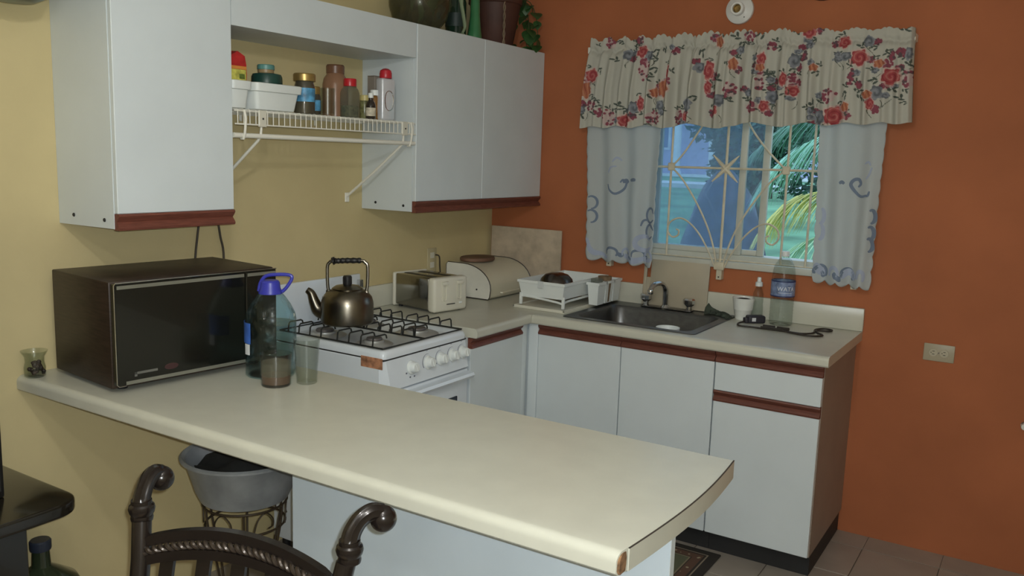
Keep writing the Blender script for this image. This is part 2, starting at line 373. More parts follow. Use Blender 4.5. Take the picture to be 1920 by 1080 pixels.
# ================================================================== WORKTOPS
H = .91
def nosing_poly(d, r=.016, th=.04):
    """profile of the rounded front edge, from d-.05 (back) to d (front), top at 0"""
    P = [(d-.05, -th), (d-.05, 0)]
    for k in range(7):
        a = PI/2*(1-k/6); P.append((d-r+r*math.cos(a), -r+r*math.sin(a)))
    P += [(d, -th+.006), (d-.005, -th)]
    return P
wt = thing('worktop', 'cream laminate L shaped worktop holding the sink', 'worktop')
b = nb()
SX0, SX1, SY0, SY1 = .802, 1.362, -.552, -.118          # sink cut-out
z0 = H-.04
box(b, 0, .601, -1.064, -.589, z0, H); box(b, .601, SX0, -.589, 0, z0, H); box(b, 0, .601, -.589, 0, z0, H)
box(b, SX0, SX1, -.589, SY0, z0, H); box(b, SX0, SX1, SY1, 0, z0, H); box(b, SX1, 1.933, -.589, 0, z0, H)
prism(b, [(x, z+H) for x, z in nosing_poly(.651)], 'y', -1.064, -.640)
prism(b, [(-x, z+H) for x, z in nosing_poly(.639)], 'x', .652, 1.933)
box(b, .601, .651, -.640, -.589, z0, H)
obj('counter_slab', b, CREAMTOP, wt)
tag(obj('backsplash', bx(.0, 1.935, -.02, -.0005, H+.0002, H+.10, .004), CREAMTOP), 'cream laminate backsplash strip along the orange wall behind the sink', 'backsplash')
tag(obj('backsplash', bx(.0005, .02, -1.064, -.0205, H+.0002, H+.10, .004), CREAMTOP), 'cream laminate backsplash strip along the yellow wall behind the toaster', 'backsplash')
tp = thing('breakfast_counter', 'long cream laminate peninsula top reaching from yellow wall to room', 'worktop')
b = nb(); PB, PF = -1.945, -2.557
def pen_end(y):   # slightly bowed end of the peninsula
    t = (y-PB)/(PF-PB); return 1.992+.022*math.sin(PI*min(1, max(0, t*.9+.12)))
def penprof(r):
    P = []
    for k in range(9):
        a = PI/2+PI*.98*k/8; P.append((PF+r+r*math.cos(a)*1.0, H-r+r*math.sin(a)))
    return P
pr = [(PB, H-.045), (PB, H-.004), (PB-.004, H)]
for k in range(9):
    a = PI/2+PI/2*k/8; pr.append((PF+.02+.02*math.cos(a), H-.02+.02*math.sin(a)))
pr += [(PF, H-.040), (PF+.005, H-.045)]
pr[3:3] = [(PB+(PF+.02-PB)*i/16, H) for i in range(1, 16)]
pr += [(PF+(PB-PF)*i/16, H-.045) for i in range(1, 16)]
rows = []
for (y, z) in pr:
    rows.append([b.verts.new((0.001, y, z)), b.verts.new((pen_end(y) - (.005*max(0, (-2.525-y)/.032)**2), y, z))])
n = len(rows)
for i in range(n):
    A, B = rows[i], rows[(i+1) % n]; b.faces.new((A[0], A[1], B[1], B[0]))
b.faces.new([r[0] for r in rows])
E_ = [r[1] for r in rows]; T_ = E_[2:19]; Q_ = [E_[0]]+E_[:-16:-1]+[E_[-16]]
for i in range(16): b.faces.new((T_[i], T_[i+1], Q_[i+1], Q_[i]))
b.faces.new((E_[0], E_[1], E_[2])); b.faces.new(E_[18:len(E_)-15])
obj('counter_slab', b, CREAMTOP, tp)
# end band with its dark joint line
def band(zt, zb, out, m, nm):
    b = nb(); ys = [PB+(-2.523-PB)*i/20 for i in range(21)]
    A = [(pen_end(y)+.0003, y) for y in ys]
    R4 = [[b.verts.new(q) for q in ((x, y, zb), (x+out, y, zb), (x+out, y, zt), (x, y, zt))] for x, y in A]
    for u, v in zip(R4, R4[1:]):
        for i in range(4): b.faces.new((u[i], u[(i+1) % 4], v[(i+1) % 4], v[i]))
    b.faces.new(R4[0]); b.faces.new(R4[-1][::-1]); return obj(nm, b, m, tp, smooth=0)
band(H-.0016, H-.045, .0025, CREAMTOP, 'end_band')
band(H-.0001, H-.0016, .0027, mat('dark_joint', (60, 52, 44), .8), 'joint_line')
b = nb(); prism(b, [(PF+.003+.018-.018*math.cos(q*PI/2/6), H-.022+.018*math.sin(q*PI/2/6)) for q in range(7)]+[(PF+.033, H-.006), (PF+.031, H-.043), (PF+.006, H-.043), (PF+.0025, H-.036)], 'x', 1.985, pen_end(PF)+.0008)
obj('chipped_core', b, mat('bare_chipboard', (128, 96, 66), .9, var=.25, vscale=90), tp, label='bare brown chipboard where the edge band has broken off')

# ================================================================== CABINETS
def pull_poly(h, d=.024):
    """finger-pull rail section (depth, height): lip, hollow, lip"""
    return [(0, 0), (0, h), (d*.9, h), (d, h-.006), (d*.8, h-.014), (d*.45, h*.5), (d*.8, .014), (d, .007), (d*.9, 0)]
CFY = -.589
def rail_y(x0, x1, z0, z1, y, parent, m=TRIMH):   # faces -y
    b = nb(); prism(b, [(y-d, z0+z) for d, z in pull_poly(z1-z0)], 'x', x0, x1); return obj('finger_pull', b, m, parent, label='red brown wooden finger pull')
def rail_x(y0, y1, z0, z1, x, parent, m=TRIMV):   # faces +x
    b = nb(); prism(b, [(x+d, z0+z) for d, z in pull_poly(z1-z0)], 'y', y0, y1); return obj('finger_pull', b, m, parent, label='red brown wooden finger pull')
HOLLOW = mat('cabinet_inside', (150, 152, 150), .7)
c = thing('base_cabinet', 'white two door base cabinet under the steel sink', 'cabinet')
b = nb(); z1 = H-.0405
box(b, .60, .618, CFY, -.03, .10, z1); box(b, 1.478, 1.494, CFY, -.03, .10, z1); box(b, .618, 1.478, -.04, -.025, .10, z1); box(b, .618, 1.478, CFY, -.04, .10, .118); box(b, .618, 1.478, CFY, CFY+.018, .80, z1)
obj('body', b, WHITE, c, smooth=0)
obj('filler_post', bx(.618, .671, CFY-.02, CFY-.001, .10, z1, .008, 3), WHITE, c)
for x0, x1 in ((.674, 1.079), (1.083, 1.492)):
    d = obj('door', bx(x0, x1, CFY-.02, CFY-.001, .104, .8215, .002, 1), WHITE, c)
    rail_y(x0-.001, x1+.001, .8215, .8655, CFY-.001, d)
obj('plinth', bx(.60, 1.494, -.535, -.03, 0.0005, .0995), BLACK, c, smooth=0)
c = thing('drawer_cabinet', 'white base cabinet with one drawer over a door at the free end', 'cabinet')
obj('body', bx(1.4955, 1.913, CFY, -.003, .10, z1), mat('shaded_end_panel', (152, 138, 126), .5, var=.03), c, smooth=0)  # white panel; grazing shade and orange bounce are put into its colour
d = obj('drawer', bx(1.4975, 1.911, CFY-.02, CFY-.001, .7075, .8215, .002, 1), WHITE, c); rail_y(1.4965, 1.912, .8215, .8655, CFY-.001, d)
d = obj('door', bx(1.4975, 1.911, CFY-.02, CFY-.001, .104, .6625, .002, 1), WHITE, c); rail_y(1.4965, 1.912, .6625, .7065, CFY-.001, d)
obj('plinth', bx(1.4955, 1.905, -.535, -.003, .0005, .0995), BLACK, c, smooth=0)
c = thing('corner_cabinet', 'white single door base cabinet between stove and inner corner', 'cabinet')
obj('body', bx(.003, .598, -1.064, -.005, .10, z1), WHITE, c, smooth=0)
d = obj('door', bx(.599, .619, -1.062, -.655, .104, .8215, .002, 1), WHITE, c); rail_x(-1.055, -.658, .8215, .8655, .599, d)
obj('filler_post', bx(.599, .617, -.653, -.6105, .10, z1, .005, 2), WHITE, c)
obj('plinth', bx(.003, .55, -1.06, -.005, .0005, .0995), BLACK, c, smooth=0)
# peninsula support
c = thing('peninsula_cabinet', 'white panelled cabinet carrying the peninsula counter', 'cabinet')
BLUEW = mat('blue_white_laminate', (206, 218, 226), .4, var=.012)
obj('body', bx(.897, 1.78, -2.278, -1.985, .08, H-.0455), WHITE, c, smooth=0)
obj('back_panel', bx(.895, 1.990, -2.30, -2.2785, .0005, H-.0455, .001, 1), BLUEW, c, smooth=0)
obj('edge_strip', bx(1.9905, 1.9925, -2.30, -2.2785, .0005, H-.0455), WHITE, c, smooth=0)
obj('plinth', bx(.9, 1.76, -2.278, -2.03, .0005, .0795), BLACK, c, smooth=0)

UD, UB, UT = .298, 1.362, 2.132
def wall_cab(label, y0, y1, doors, screws):
    c = thing('wall_cabinet', label, 'cabinet')
    obj('body', bx(.001, UD-.02, y0, y1, UB, UT), WHITE, c, smooth=0)
    obj('edge_strip', bx(UD-.0199, UD-.0175, y0, y0+.017, UB, UT), WHITE, c, smooth=0)
    for a, e in doors:
        d = obj('door', bx(UD-.0185, UD, a, e, UB+.0445, UT, .002, 1), WHITE, c)
        rail_x(a, e, UB-.004, UB+.044, UD-.0185, d)
    for x, z in screws: obj('screw_cap', (lambda b: (b.transform(Matrix.Translation((x, y0-.0002, z)) @ Matrix.Rotation(PI/2, 4, 'X')), b)[1])(lt([(0, 0), (.006, 0), (.005, .0025), (0, .003)], seg=12)), BLACK, c, label='small dark screw head')
    return c
wall_cab('white wall cabinet with one door hanging above the microwave', -2.401, -1.980, [(-2.399, -1.982)], [(.08, UB+.03), (.235, UB+.024)])
wall_cab('white wall cabinet with two doors hanging in the room corner', -1.037, -.002, [(-1.035, -.5425), (-.5415, -.004)], [(.08, UB+.03), (.235, UB+.024)])
c = thing('bridge_unit', 'white boxed bridge joining the two wall cabinets over the shelf', 'cabinet')
obj('fascia', bx(UD-.022, UD-.003, -1.979, -1.0385, 1.995, UT), WHITE, c, smooth=0)
obj('soffit_board', bx(.001, UD-.0225, -1.979, -1.0385, 1.995, 2.013), WHITE, c, smooth=0)

# ------------------------------------------------------------------ wire shelf
SZ = 1.7345
ws = thing('wire_shelf', 'white coated wire shelf with hanging rod between the wall cabinets', 'shelf')
ya, yb = -1.976, -1.045
def wire_mesh():
    return tb([(.004, 0, SZ-.002), (.297, 0, SZ-.002), (.3005, 0, SZ-.0045), (.3005, 0, SZ-.050)], .0019, 6)
me = None; k = 0; y = ya+.012
while y < yb-.004:
    if me is None: o = obj('wire', wire_mesh(), PVC, ws); me = o.data
    else: o = obj('wire', me, None, ws)
    o.location = (0, y, 0); y += .0252
for x, z in ((.006, SZ-.006), (.10, SZ-.006), (.20, SZ-.006), (.299, SZ-.007), (.3025, SZ-.050)): obj('long_wire', tb([(x, ya, z), (x, yb, z)], .0026, 8), PVC, ws)
obj('hanging_rod', tb([(.292, ya, 1.648), (.292, yb+.005, 1.648)], .0085, 14), PVC, ws)
for yb_ in (-1.862, -1.115):
    br = obj('bracket', tb([(.297, yb_, SZ-.052), (.293, yb_, 1.648), (.28, yb_-.002, 1.632), (.15, yb_-.012, 1.525), (.006, yb_-.02, 1.418)], [.004, .005, .005, .0055, .006], 8), PVC, ws)
    obj('clip', bx(.2985, .3055, yb_-.017, yb_+.017, SZ-.056, SZ-.001, .002, 1), CREAMP, br)
    obj('foot', bx(.0005, .008, yb_-.032, yb_-.008, 1.392, 1.432, .002, 1), PVC, br)
    obj('screw', bx(.306, .3072, yb_-.003, yb_+.003, SZ-.032, SZ-.026), BLACK, br, smooth=0)
for y in (-1.938,  -1.075):
    obj('rod_hook', tb([(.302, y, SZ-.004), (.309, y, SZ-.03), (.306, y, SZ-.06), (.303, y, 1.652), (.296, y, 1.6375), (.285, y, 1.638)], .0045, 8), PVC, ws)
for y in (-1.7, -1.32): obj('wall_clip', bx(.0005, .008, y-.006, y+.006, SZ-.03, SZ+.004, .002, 1), PVC, ws)

# ================================================================== STOVE
sx0, sx1, sy0, sy1 = .045, .618, -1.600, -1.088
ST = .905
st = thing('gas_stove', 'white four burner gas stove with black wire grates', 'stove')
obj('body', bx(sx0, sx1-.02, sy0, sy1, .06, .868, .003, 1), ENAMEL, st)
for y in (sy0+.03, sy1-.03):
    for x in (sx0+.04, sx1-.07): obj('foot', lt([(0, 0.0005), (.018, .0005), (.015, .06), (0, .06)], x, y, 0, 12), BLKP, st)
# hob: raised rim with recessed tray
b = nb()
def ring(x0, x1, y0, y1, z, r):
    P = []
    for cx_, cy_, a0 in ((x1-r, y1-r, 0), (x0+r, y1-r, PI/2), (x0+r, y0+r, PI), (x1-r, y0+r, 3*PI/2)):
        for k in range(6):
            a = a0+PI/2*k/5; P.append(b.verts.new((cx_+r*math.cos(a), cy_+r*math.sin(a), z)))
    return P
R_ = [ring(sx0, sx1-.001, sy0, sy1, .874, .022), ring(sx0, sx1, sy0, sy1, .889, .022), ring(sx0+.005, sx1-.006, sy0+.005, sy1-.005, ST-.003, .022), ring(sx0+.014, sx1-.016, sy0+.014, sy1-.014, ST, .02),
      ring(sx0+.03, sx1-.026, sy0+.022, sy1-.022, ST-.002, .02), ring(sx0+.04, sx1-.036, sy0+.034, sy1-.034, ST-.014, .018)]
for A, B in zip(R_, R_[1:]):
    for i in range(24): b.faces.new((A[i], A[(i+1) % 24], B[(i+1) % 24], B[i]))
b.faces.new(R_[-1]); b.faces.new(R_[0][::-1])
obj('hob', b, ENAMEL, st, smooth=50)
obj('hob_gap', bx(sx0+.004, sx1-.003, sy0+.003, sy1-.003, .868, .874), BLKP, st, smooth=0)
# sloping control panel with chamfered ends
pp = [(sx1-.020, .760), (sx1+.017, .760), (sx1+.014, .775), (sx1-.001, .868), (sx1-.020, .868)]
b = nb()
A = [b.verts.new((x, sy0+(.0 if x < sx1-.01 else .012+.6*max(0, x-sx1)), z)) for x, z in pp]; B = [b.verts.new((x, sy1-(.0 if x < sx1-.01 else .012), z)) for x, z in pp]
b.faces.new(A); b.faces.new(B[::-1])
for i in range(5): b.faces.new((A[i], B[i], B[(i+1) % 5], A[(i+1) % 5]))
obj('control_panel', b, ENAMEL, st, smooth=20)
def pan(z): return sx1-.001+.018*(.868-z)/.108          # panel face x at height z
tilt = math.atan2(.018, .108)
INK = mat('grey_print', (105, 110, 122), .6)
ky = (-1.452, -1.352, -1.272, -1.196, -1.128)
kb = lt([(.027, 0), (.0262, .004), (.021, .008), (.0185, .024), (.016, .027), (0, .027)], seg=24)
bmesh.ops.scale(kb, vec=(1, 1, 1), verts=kb.verts[:])
kme = None
for i, y in enumerate(ky):
    z = .822
    rot = Matrix.Rotation(PI/2+tilt*0.0, 4, 'Y'); MW = Matrix.Translation((pan(z)+.0005, y, z)) @ Matrix.Rotation(-tilt, 4, 'Y') @ rot
    if kme is None: k = obj('knob', kb, PLASTICW, st); kme = k.data
    else: k = obj('knob', kme, None, st)
    k.matrix_local = MW
    g = obj('grip', bx(-.0165, .0165, -.0035, .0035, .022, .0295, .0012, 1), PLASTICW, k)
    g.rotation_euler = (0, 0, .15 if i else .35)
    b = nb()
    if i:
        a0, a1 = (PI*.42, PI*1.15); tube(b, [(pan(z+.033*math.sin(a))+.0006, y+.033*math.cos(a), z+.033*math.sin(a)) for a in [a0+(a1-a0)*q/12 for q in range(13)]], [.0004+.0011*q/12 for q in range(13)], 6)
        for q in (-.003, .003): tube(b, [(pan(z+.046)+.0006, y+q, z+.043), (pan(z+.046)+.0006, y+q, z+.049)], .0009, 5)
    else:
        for a in (-.85*PI, -.62*PI, -.40*PI, -.14*PI):
            zz = z+.036*math.sin(a); box(b, pan(zz)-.0004, pan(zz)+.0012, y+.036*math.cos(a)-.0032, y+.036*math.cos(a)+.0032, zz-.0028, zz+.0028)
        tube(b, [(pan(z+.05)+.0006, y-.012, z+.049), (pan(z+.05)+.0006, y+.012, z+.051)], .0009, 5)
    obj('dial_mark', b, INK, st, smooth=0)
# oven door, bar handle, window
od = obj('oven_door', bx(sx1-.0195, sx1+.012, sy0+.006, sy1-.006, .20, .752, .006, 2), ENAMEL, st)
obj('oven_window', bx(sx1+.0122, sx1+.0135, -1.52, -1.168, .46, .652, .003, 1), mat('dark_oven_glass', (42, 50, 62), .12), od)
b = nb(); prism(b, [(sx1+.012, .742), (sx1+.04, .738), (sx1+.046, .728), (sx1+.040, .716), (sx1+.034, .716), (sx1+.036, .728), (sx1+.012, .73)], 'y', sy0+.012, sy1-.004)
obj('bar_handle', b, ENAMEL, od)
obj('bottom_drawer', bx(sx1-.0195, sx1+.010, sy0+.006, sy1-.006, .07, .192, .006, 2), ENAMEL, st)
# raised lid at the back
b = nb(); box(b, sx0-.03, sx0-.014, sy0+.01, sy1+.012, ST-.01, 1.078, .006, 2); obj('backguard', b, ENAMEL, st)
obj('lid_bracket', bx(sx0-.0135, sx0+.01, sy1-.015, sy1+.006, 1.02, 1.055, .003, 1), CHROME, st)
obj('energy_sticker', bx(.51, .612, sy0-.0012, sy0-.0002, .838, .868+.010), mat('brown_paper_label', (176, 124, 92), .7, var=.3, vscale=40), st, smooth=0, label='brown faded paper sticker')
# burners
bme = cme = None
for x, y, s in ((.205, -1.472, 1), (.205, -1.215, .8), (.46, -1.472, .85), (.46, -1.215, 1.05)):
    if bme is None:
        o = obj('burner', lt([(0, 0), (.085, 0), (.078, .004), (.052, .006), (.044, .010), (.044, .016), (0, .016)], seg=32), mat('dull_aluminium', (190, 190, 186), .4, .6, var=.1), st); bme = o.data
        ca = obj('burner_cap', lt([(0, .016), (.034, .016), (.036, .019), (.033, .0245), (.0, .027)], seg=28), mat('grey_burner_cap', (105, 100, 98), .5, .4, var=.15), o); cme = ca.data
    else: o = obj('burner', bme, None, st); obj('burner_cap', cme, None, o)
    o.location = (x, y, ST-.0135); o.scale = (s, s, 1)
# grates
GZ, GT = ST+.005, ST+.042
fing = None
for (ya_, yb_) in ((sy0+.016, -1.346), (-1.342, sy1-.016)):
    xa, xb = sx0+.03, sx1-.018
    gr = obj('grate', tb([(xa, ya_, GZ), (xb, ya_, GZ), (xb, yb_, GZ), (xa, yb_, GZ)], .0034, 8, closed=True), BLKWIRE, st)
    for xc in (.205, .462):
        for dx in (-.085, -.028, .03, .088):
            for sgn, y in ((1, ya_), (-1, yb_)):
                if fing is None:
                    f = obj('finger', tb([(0, 0, 0), (0, .004, GT-GZ-.006), (0, .010, GT-GZ), (0, .066, GT-GZ), (0, .074, GT-GZ-.004), (0, .078, GT-GZ-.016)], .0031, 7), BLKWIRE, gr); fing = f.data
                else: f = obj('finger', fing, None, gr)
                f.location = (min(max(xc+dx, xa+.004), xb-.004), y, GZ); f.scale = (1, sgn, 1)

# ================================================================== KETTLE
KX, KY, KZ = .308, -1.456, GT+.0035
k = thing('kettle', 'tarnished steel kettle with black grip on the rear stove burner', 'kettle', (KX, KY, KZ), math.radians(32.1+180))
KM = mat('tarnished_steel', (124, 118, 106), .29, 1, var=.16, vscale=7, bump=.05, bscale=30)
obj('body', lt([(0, 0), (.094, 0), (.1, .006), (.101, .02), (.1, .075), (.094, .098), (.078, .116), (.062, .124), (.058, .126), (0, .126)], seg=40), KM, k)
ld = obj('lid', lt([(.0, .1255), (.058, .1262), (.059, .129), (.045, .138), (.018, .142), (0, .1425)], seg=36), KM, k)
obj('lid_knob', lt([(0, .142), (.016, .142), (.0175, .146), (.0175, .170), (.014, .1755), (0, .177)], seg=24), BLKP, ld)
sp = spline([(.085, 0, .035), (.112, 0, .045), (.128, 0, .075), (.14, 0, .105), (.156, 0, .118)], 5)
obj('spout', tb(sp, [.03-.019*i/(len(sp)-1) for i in range(len(sp))], 16), KM, k)
hp = [(.072, 0, .118), (.076, 0, .14), (.077, 0, .205), (.068, 0, .222), (.05, 0, .228), (-.05, 0, .232), (-.068, 0, .226), (-.078, 0, .21), (-.077, 0, .14), (-.072, 0, .118)]
obj('handle', tb(spline(hp, 4), .0062, 10), KM, k)
gp = spline([(.057, 0, .2265), (.05, 0, .229), (.04, 0, .2285), (0, 0, .231), (-.052, 0, .2325)], 8)
obj('grip', tb(gp, [(.0145 if i < 9 else .0098+.0012*math.sin(i*1.9)) for i in range(len(gp))], 12), BLKP, k)
for s in (1, -1): obj('lug', bx(s*.073-.008, s*.073+.008, -.011, .011, .098, .122, .004, 2), KM, k)

k.scale = (1, 1, 1.05)

# ================================================================== MICROWAVE
mw = thing('microwave', 'large old wood grain microwave with black glass front', 'microwave', (.392, -2.4985, H), math.radians(-6.2))
# local: +x is out of the front, +y runs along the front
WOODM = mat('dark_wood_grain', (48, 36, 27), .45, var=.22, vscale=4, grain=(4, 4, 40))
obj('case', bx(-.345, 0, 0, .545, .012, .318, .004, 2), WOODM, mw)
for x in (-.31, -.04):
    for y in (.05, .495): obj('foot', lt([(0, 0), (.014, 0), (.016, .012), (0, .012)], x, y, 0, 12), BLKP, mw)
BGL = mat('black_glass', (20, 21, 18), .16, var=.05, coat=.3)
obj('door', bx(.0005, .022, .004, .425, .022, .314, .003, 1), BGL, mw)
obj('control_panel', bx(.0005, .022, .4275, .541, .022, .314, .003, 1), BGL, mw)
GS = mat('grey_strip', (128, 128, 116), .35, .3)
b = nb(); box(b, .0222, .0232, .012, .42, .298, .308); box(b, .0222, .0232, .432, .537, .298, .308); obj('top_strip', b, GS, mw, smooth=0)
obj('bottom_strip', bx(.0222, .0235, .03, .537, .024, .034), GS, mw, smooth=0)
obj('chrome_edge', tb([(.0215, .03, .0215), (.0225, .010, .0215), (.0225, .004, .028), (.0225, .0035, .310), (.0225, .008, .3155), (.0225, .54, .3155)], .0016, 8), CHROME, mw)
b = nb(); box(b, .0222, .0228, .055, .125, .050, .057); box(b, .0222, .0228, .055, .063, .044, .057); obj('name_plate', b, mat('faded_silver_print', (98, 98, 92), .5), mw, smooth=0)
b = nb(); lathe(b, [(0, 0), (.022, 0), (.022, .0006), (0, .0006)], seg=24, sy=.42); b.transform(Matrix.Translation((.0221, .168, .056)) @ Matrix.Rotation(PI/2, 4, 'Z') @ Matrix.Rotation(PI/2, 4, 'X')); obj('badge', b, mat('dull_red_badge', (62, 38, 38), .5), mw, smooth=0)
for i, (y0, y1) in enumerate(((-1.925, -1.895), (-1.800, -1.822))):
    keep_world(obj('power_cord', tb(spline([(.052, y0-.06, .9145), (.034, y0-.03, .95), (.018, y0, 1.20), (.014, (y0+y1)/2, 1.29), (.012, y1, 1.38), (.010, y1, 1.50), (.0045, y1, 1.52)], 6), .0042, 8), mat('dark_cord', (58, 50, 38), .6)), mw)

# ================================================================== ON THE PENINSULA
j = thing('shell_jar', 'small flared glass jar of dark bits beside the microwave', 'jar', (.052, -2.528, H))
obj('glass', lt([(0, 0), (.024, 0), (.029, .004), (.03, .03), (.026, .047), (.0275, .062), (.036, .076), (.0375, .08), (.035, .079), (.026, .063), (.0245, .047), (.028, .03), (.0275, .006), (0, .004)]), GLASSC, j)
b = nb(); R = random.Random(2)
for i in range(26): ball(b, (R.uniform(-.018, .018), R.uniform(-.018, .018), .011+.034*i/26), R.uniform(.005, .0085), 8)
obj('contents', b, mat('dark_brown_bits', (70, 52, 44), .6, var=.5, vscale=60), j, kind='stuff')

jg = thing('water_jug', 'big clear plastic water jug with blue cap and carrying handle', 'bottle', (.562, -2.070, H), math.radians(32))
JP = [(0, .006), (.05, .003), (.07, 0), (.0755, .008), (.0745, .03), (.0755, .05), (.0725, .075), (.073, .085), (.0765, .1), (.0765, .175), (.073, .195), (.06, .222), (.045, .245), (.036, .256), (.031, .26), (.03, .268)]
obj('shell', lt(JP+[(r-.0012, z) for r, z in JP[::-1] if r > .02 and z > .005], seg=40, power=2.3), JUGP, jg)
WTR = glass('water', (.80, .90, .92), ior=1.33, bump=1.0, bscale=30, bdist=.012)
obj('water', lt([(0, .012)]+[(r-.0022, z+.004) for r, z in JP[2:9]]+[(.0742, .165), (0, .165)], seg=36, power=2.3), WTR, jg)
BLUEP = mat('blue_cap_plastic', (58, 62, 168), .35, var=.03)
cp = obj('cap', lt([(0, .298), (.024, .297), (.0285, .292), (.031, .272), (.036, .262), (.036, .256), (.031, .256)], seg=28), BLUEP, jg)
hd = spline([(-.036, 0, .262), (-.03, .0, .288), (-.012, 0, .310), (.03, 0, .316), (.062, 0, .314), (.066, 0, .302), (.05, 0, .276), (.036, 0, .262)], 6)
obj('carry_handle', tb(hd, .0055, 8), BLUEP, cp)
b = nb(); nseg = 14
for i in range(nseg):
    a = PI*1.02+ .95*i/nseg; a2 = PI*1.02+.95*(i+1)/nseg
    def Q(a, z):
        c, s = math.cos(a), math.sin(a); kk = (abs(c)**2.3+abs(s)**2.3)**(-1/2.3); return (.0774*c*kk, .0774*s*kk, z)
    b.faces.new([b.verts.new(Q(a, .108)), b.verts.new(Q(a2, .108)), b.verts.new(Q(a2, .172)), b.verts.new(Q(a, .172))])
bmesh.ops.remove_doubles(b, verts=b.verts[:], dist=1e-5)
ex = bmesh.ops.extrude_face_region(b, geom=b.faces[:]); bmesh.ops.scale(b, vec=(1.006, 1.006, 1), verts=[e for e in ex['geom'] if isinstance(e, bmesh.types.BMVert)])
lb = obj('label', b, mat('blue_paper_label', (58, 98, 178), .5, var=.12, vscale=30), jg, label='blue paper label')
b = nb()
for i in range(6):
    a = PI*1.02+.62+.30*i/6; a2 = a+.05
    def Q2(a, z):
        c, s = math.cos(a), math.sin(a); kk = (abs(c)**2.3+abs(s)**2.3)**(-1/2.3); return (.0786*c*kk, .0786*s*kk, z)
    b.faces.new([b.verts.new(Q2(a, .074)), b.verts.new(Q2(a2, .074)), b.verts.new(Q2(a2, .107)), b.verts.new(Q2(a, .107))])
ex = bmesh.ops.extrude_face_region(b, geom=b.faces[:]); bmesh.ops.scale(b, vec=(1.004, 1.004, 1), verts=[e for e in ex['geom'] if isinstance(e, bmesh.types.BMVert)])
obj('white_panel', b, mat('white_paper', (215, 218, 220), .6), lb)

def tumbler(name, label, cat, loc, r0, r1, h, th=.0022, m=GLASSC, lip=0):
    t = thing(name, label, cat, loc)
    obj('glass', lt([(0, 0), (r0-.003, 0), (r0, .003), (r1, h-.001), (r1-th*.5, h), (r1-th, h-.001), (r0-th, .008), (0, .006)], seg=36), m, t); return t
t = tumbler('short_glass', 'short wide glass holding a little pinkish brown drink', 'glass', (.671, -2.150, H), .0435, .047, .098)
obj('drink', lt([(0, .0075), (.0405, .0085), (.0415, .032), (0, .032)], seg=32), glass('pinkish_drink', (.62, .38, .27), haze=.45, hazecol=(.62, .42, .30), ior=1.33), t)
obj('froth', lt([(0, .0325), (.0417, .0325), (.0432, .072), (0, .072)], seg=32), glass('milky_film', (.82, .77, .66), haze=.25, hazecol=(.75, .70, .58), ior=1.1), t)
tumbler('tall_glass', 'tall empty clear glass beside the short glass', 'glass', (.722, -2.075, H), .0305, .0395, .137)

# ================================================================== TOASTER
a = math.atan2(-.049, .285)
t = thing('toaster', 'chrome sided toaster with cream plastic ends', 'toaster', (.041, -.876, H), a)
# local x along the length (0..0.29), local y across (0..0.215)
TH, TL, TW = .158, .286, .205
def round_end(x0, x1, y0, y1, z0, z1, bev): return bx(x0, x1, y0, y1, z0, z1, bev, 4)
obj('body', bx(.018, TL-.048, .006, TW-.006, .012, TH-.004, .006, 3), mat('smoky_chrome', (150, 148, 140), .14, 1, var=.1), t)
obj('end_cap', round_end(0, .0175, 0, TW, .004, TH, .008), CREAMP, t)
ec = obj('end_cap', round_end(TL-.0475, TL, 0, TW, .004, TH, .014), CREAMP, t)
for y in (.06, .15):
    g = obj('lever_slot', bx(TL-.0005, TL+.0012, y-.011, y+.011, .055, .128, .006, 2), mat('darker_cream_plastic', (206, 203, 186), .5), ec)  # slightly darker cream than the end cap
    obj('lever', bx(TL+.001, TL+.014, y-.018, y+.018, .125, .142, .005, 2), CREAMP, t)
obj('crumb_lip', bx(TL+.0002, TL+.003, .075, .125, .036, .0395), BLKP, ec)
obj('dial', bx(TL+.0002, TL+.005, .150, .168, .034, .044, .002, 1), PLASTICW, ec)
for y in (.06, .145): obj('slot', bx(.03, TL-.06, y-.013, y+.013, TH-.0035, TH-.0028), BLKP, t, smooth=0)
for x in (.03, TL-.03):
    for y in (.03, TW-.03): obj('foot', lt([(0, 0), (.01, 0), (.01, .0125), (0, .0125)], x, y, 0, 10), BLKP, t)
t_toaster = t
# wall outlet behind the toaster, with plug cord
o = thing('wall_outlet', 'cream outlet plate on the yellow wall above the toaster', 'outlet', (0, -.533, 1.09))
obj('plate', bx(.0003, .007, -.037, .037, -.06, .06, .003, 2), mat('aged_cream_plate', (190, 178, 140), .5), o)
for z in (-.024, .024): obj('socket', bx(.0072, .0085, -.016, .016, z-.014, z+.014, .0005, 1), CREAMP, o)
keep_world(obj('power_cord', tb(spline([(.011, -.512, 1.115), (.03, -.506, 1.108), (.03, -.50, 1.06), (.034, -.50, .99), (.034, -.53, .925), (.04, -.66, .9145)], 6), .0036, 8), mat('dark_cord', (58, 50, 38), .6)), t_toaster)

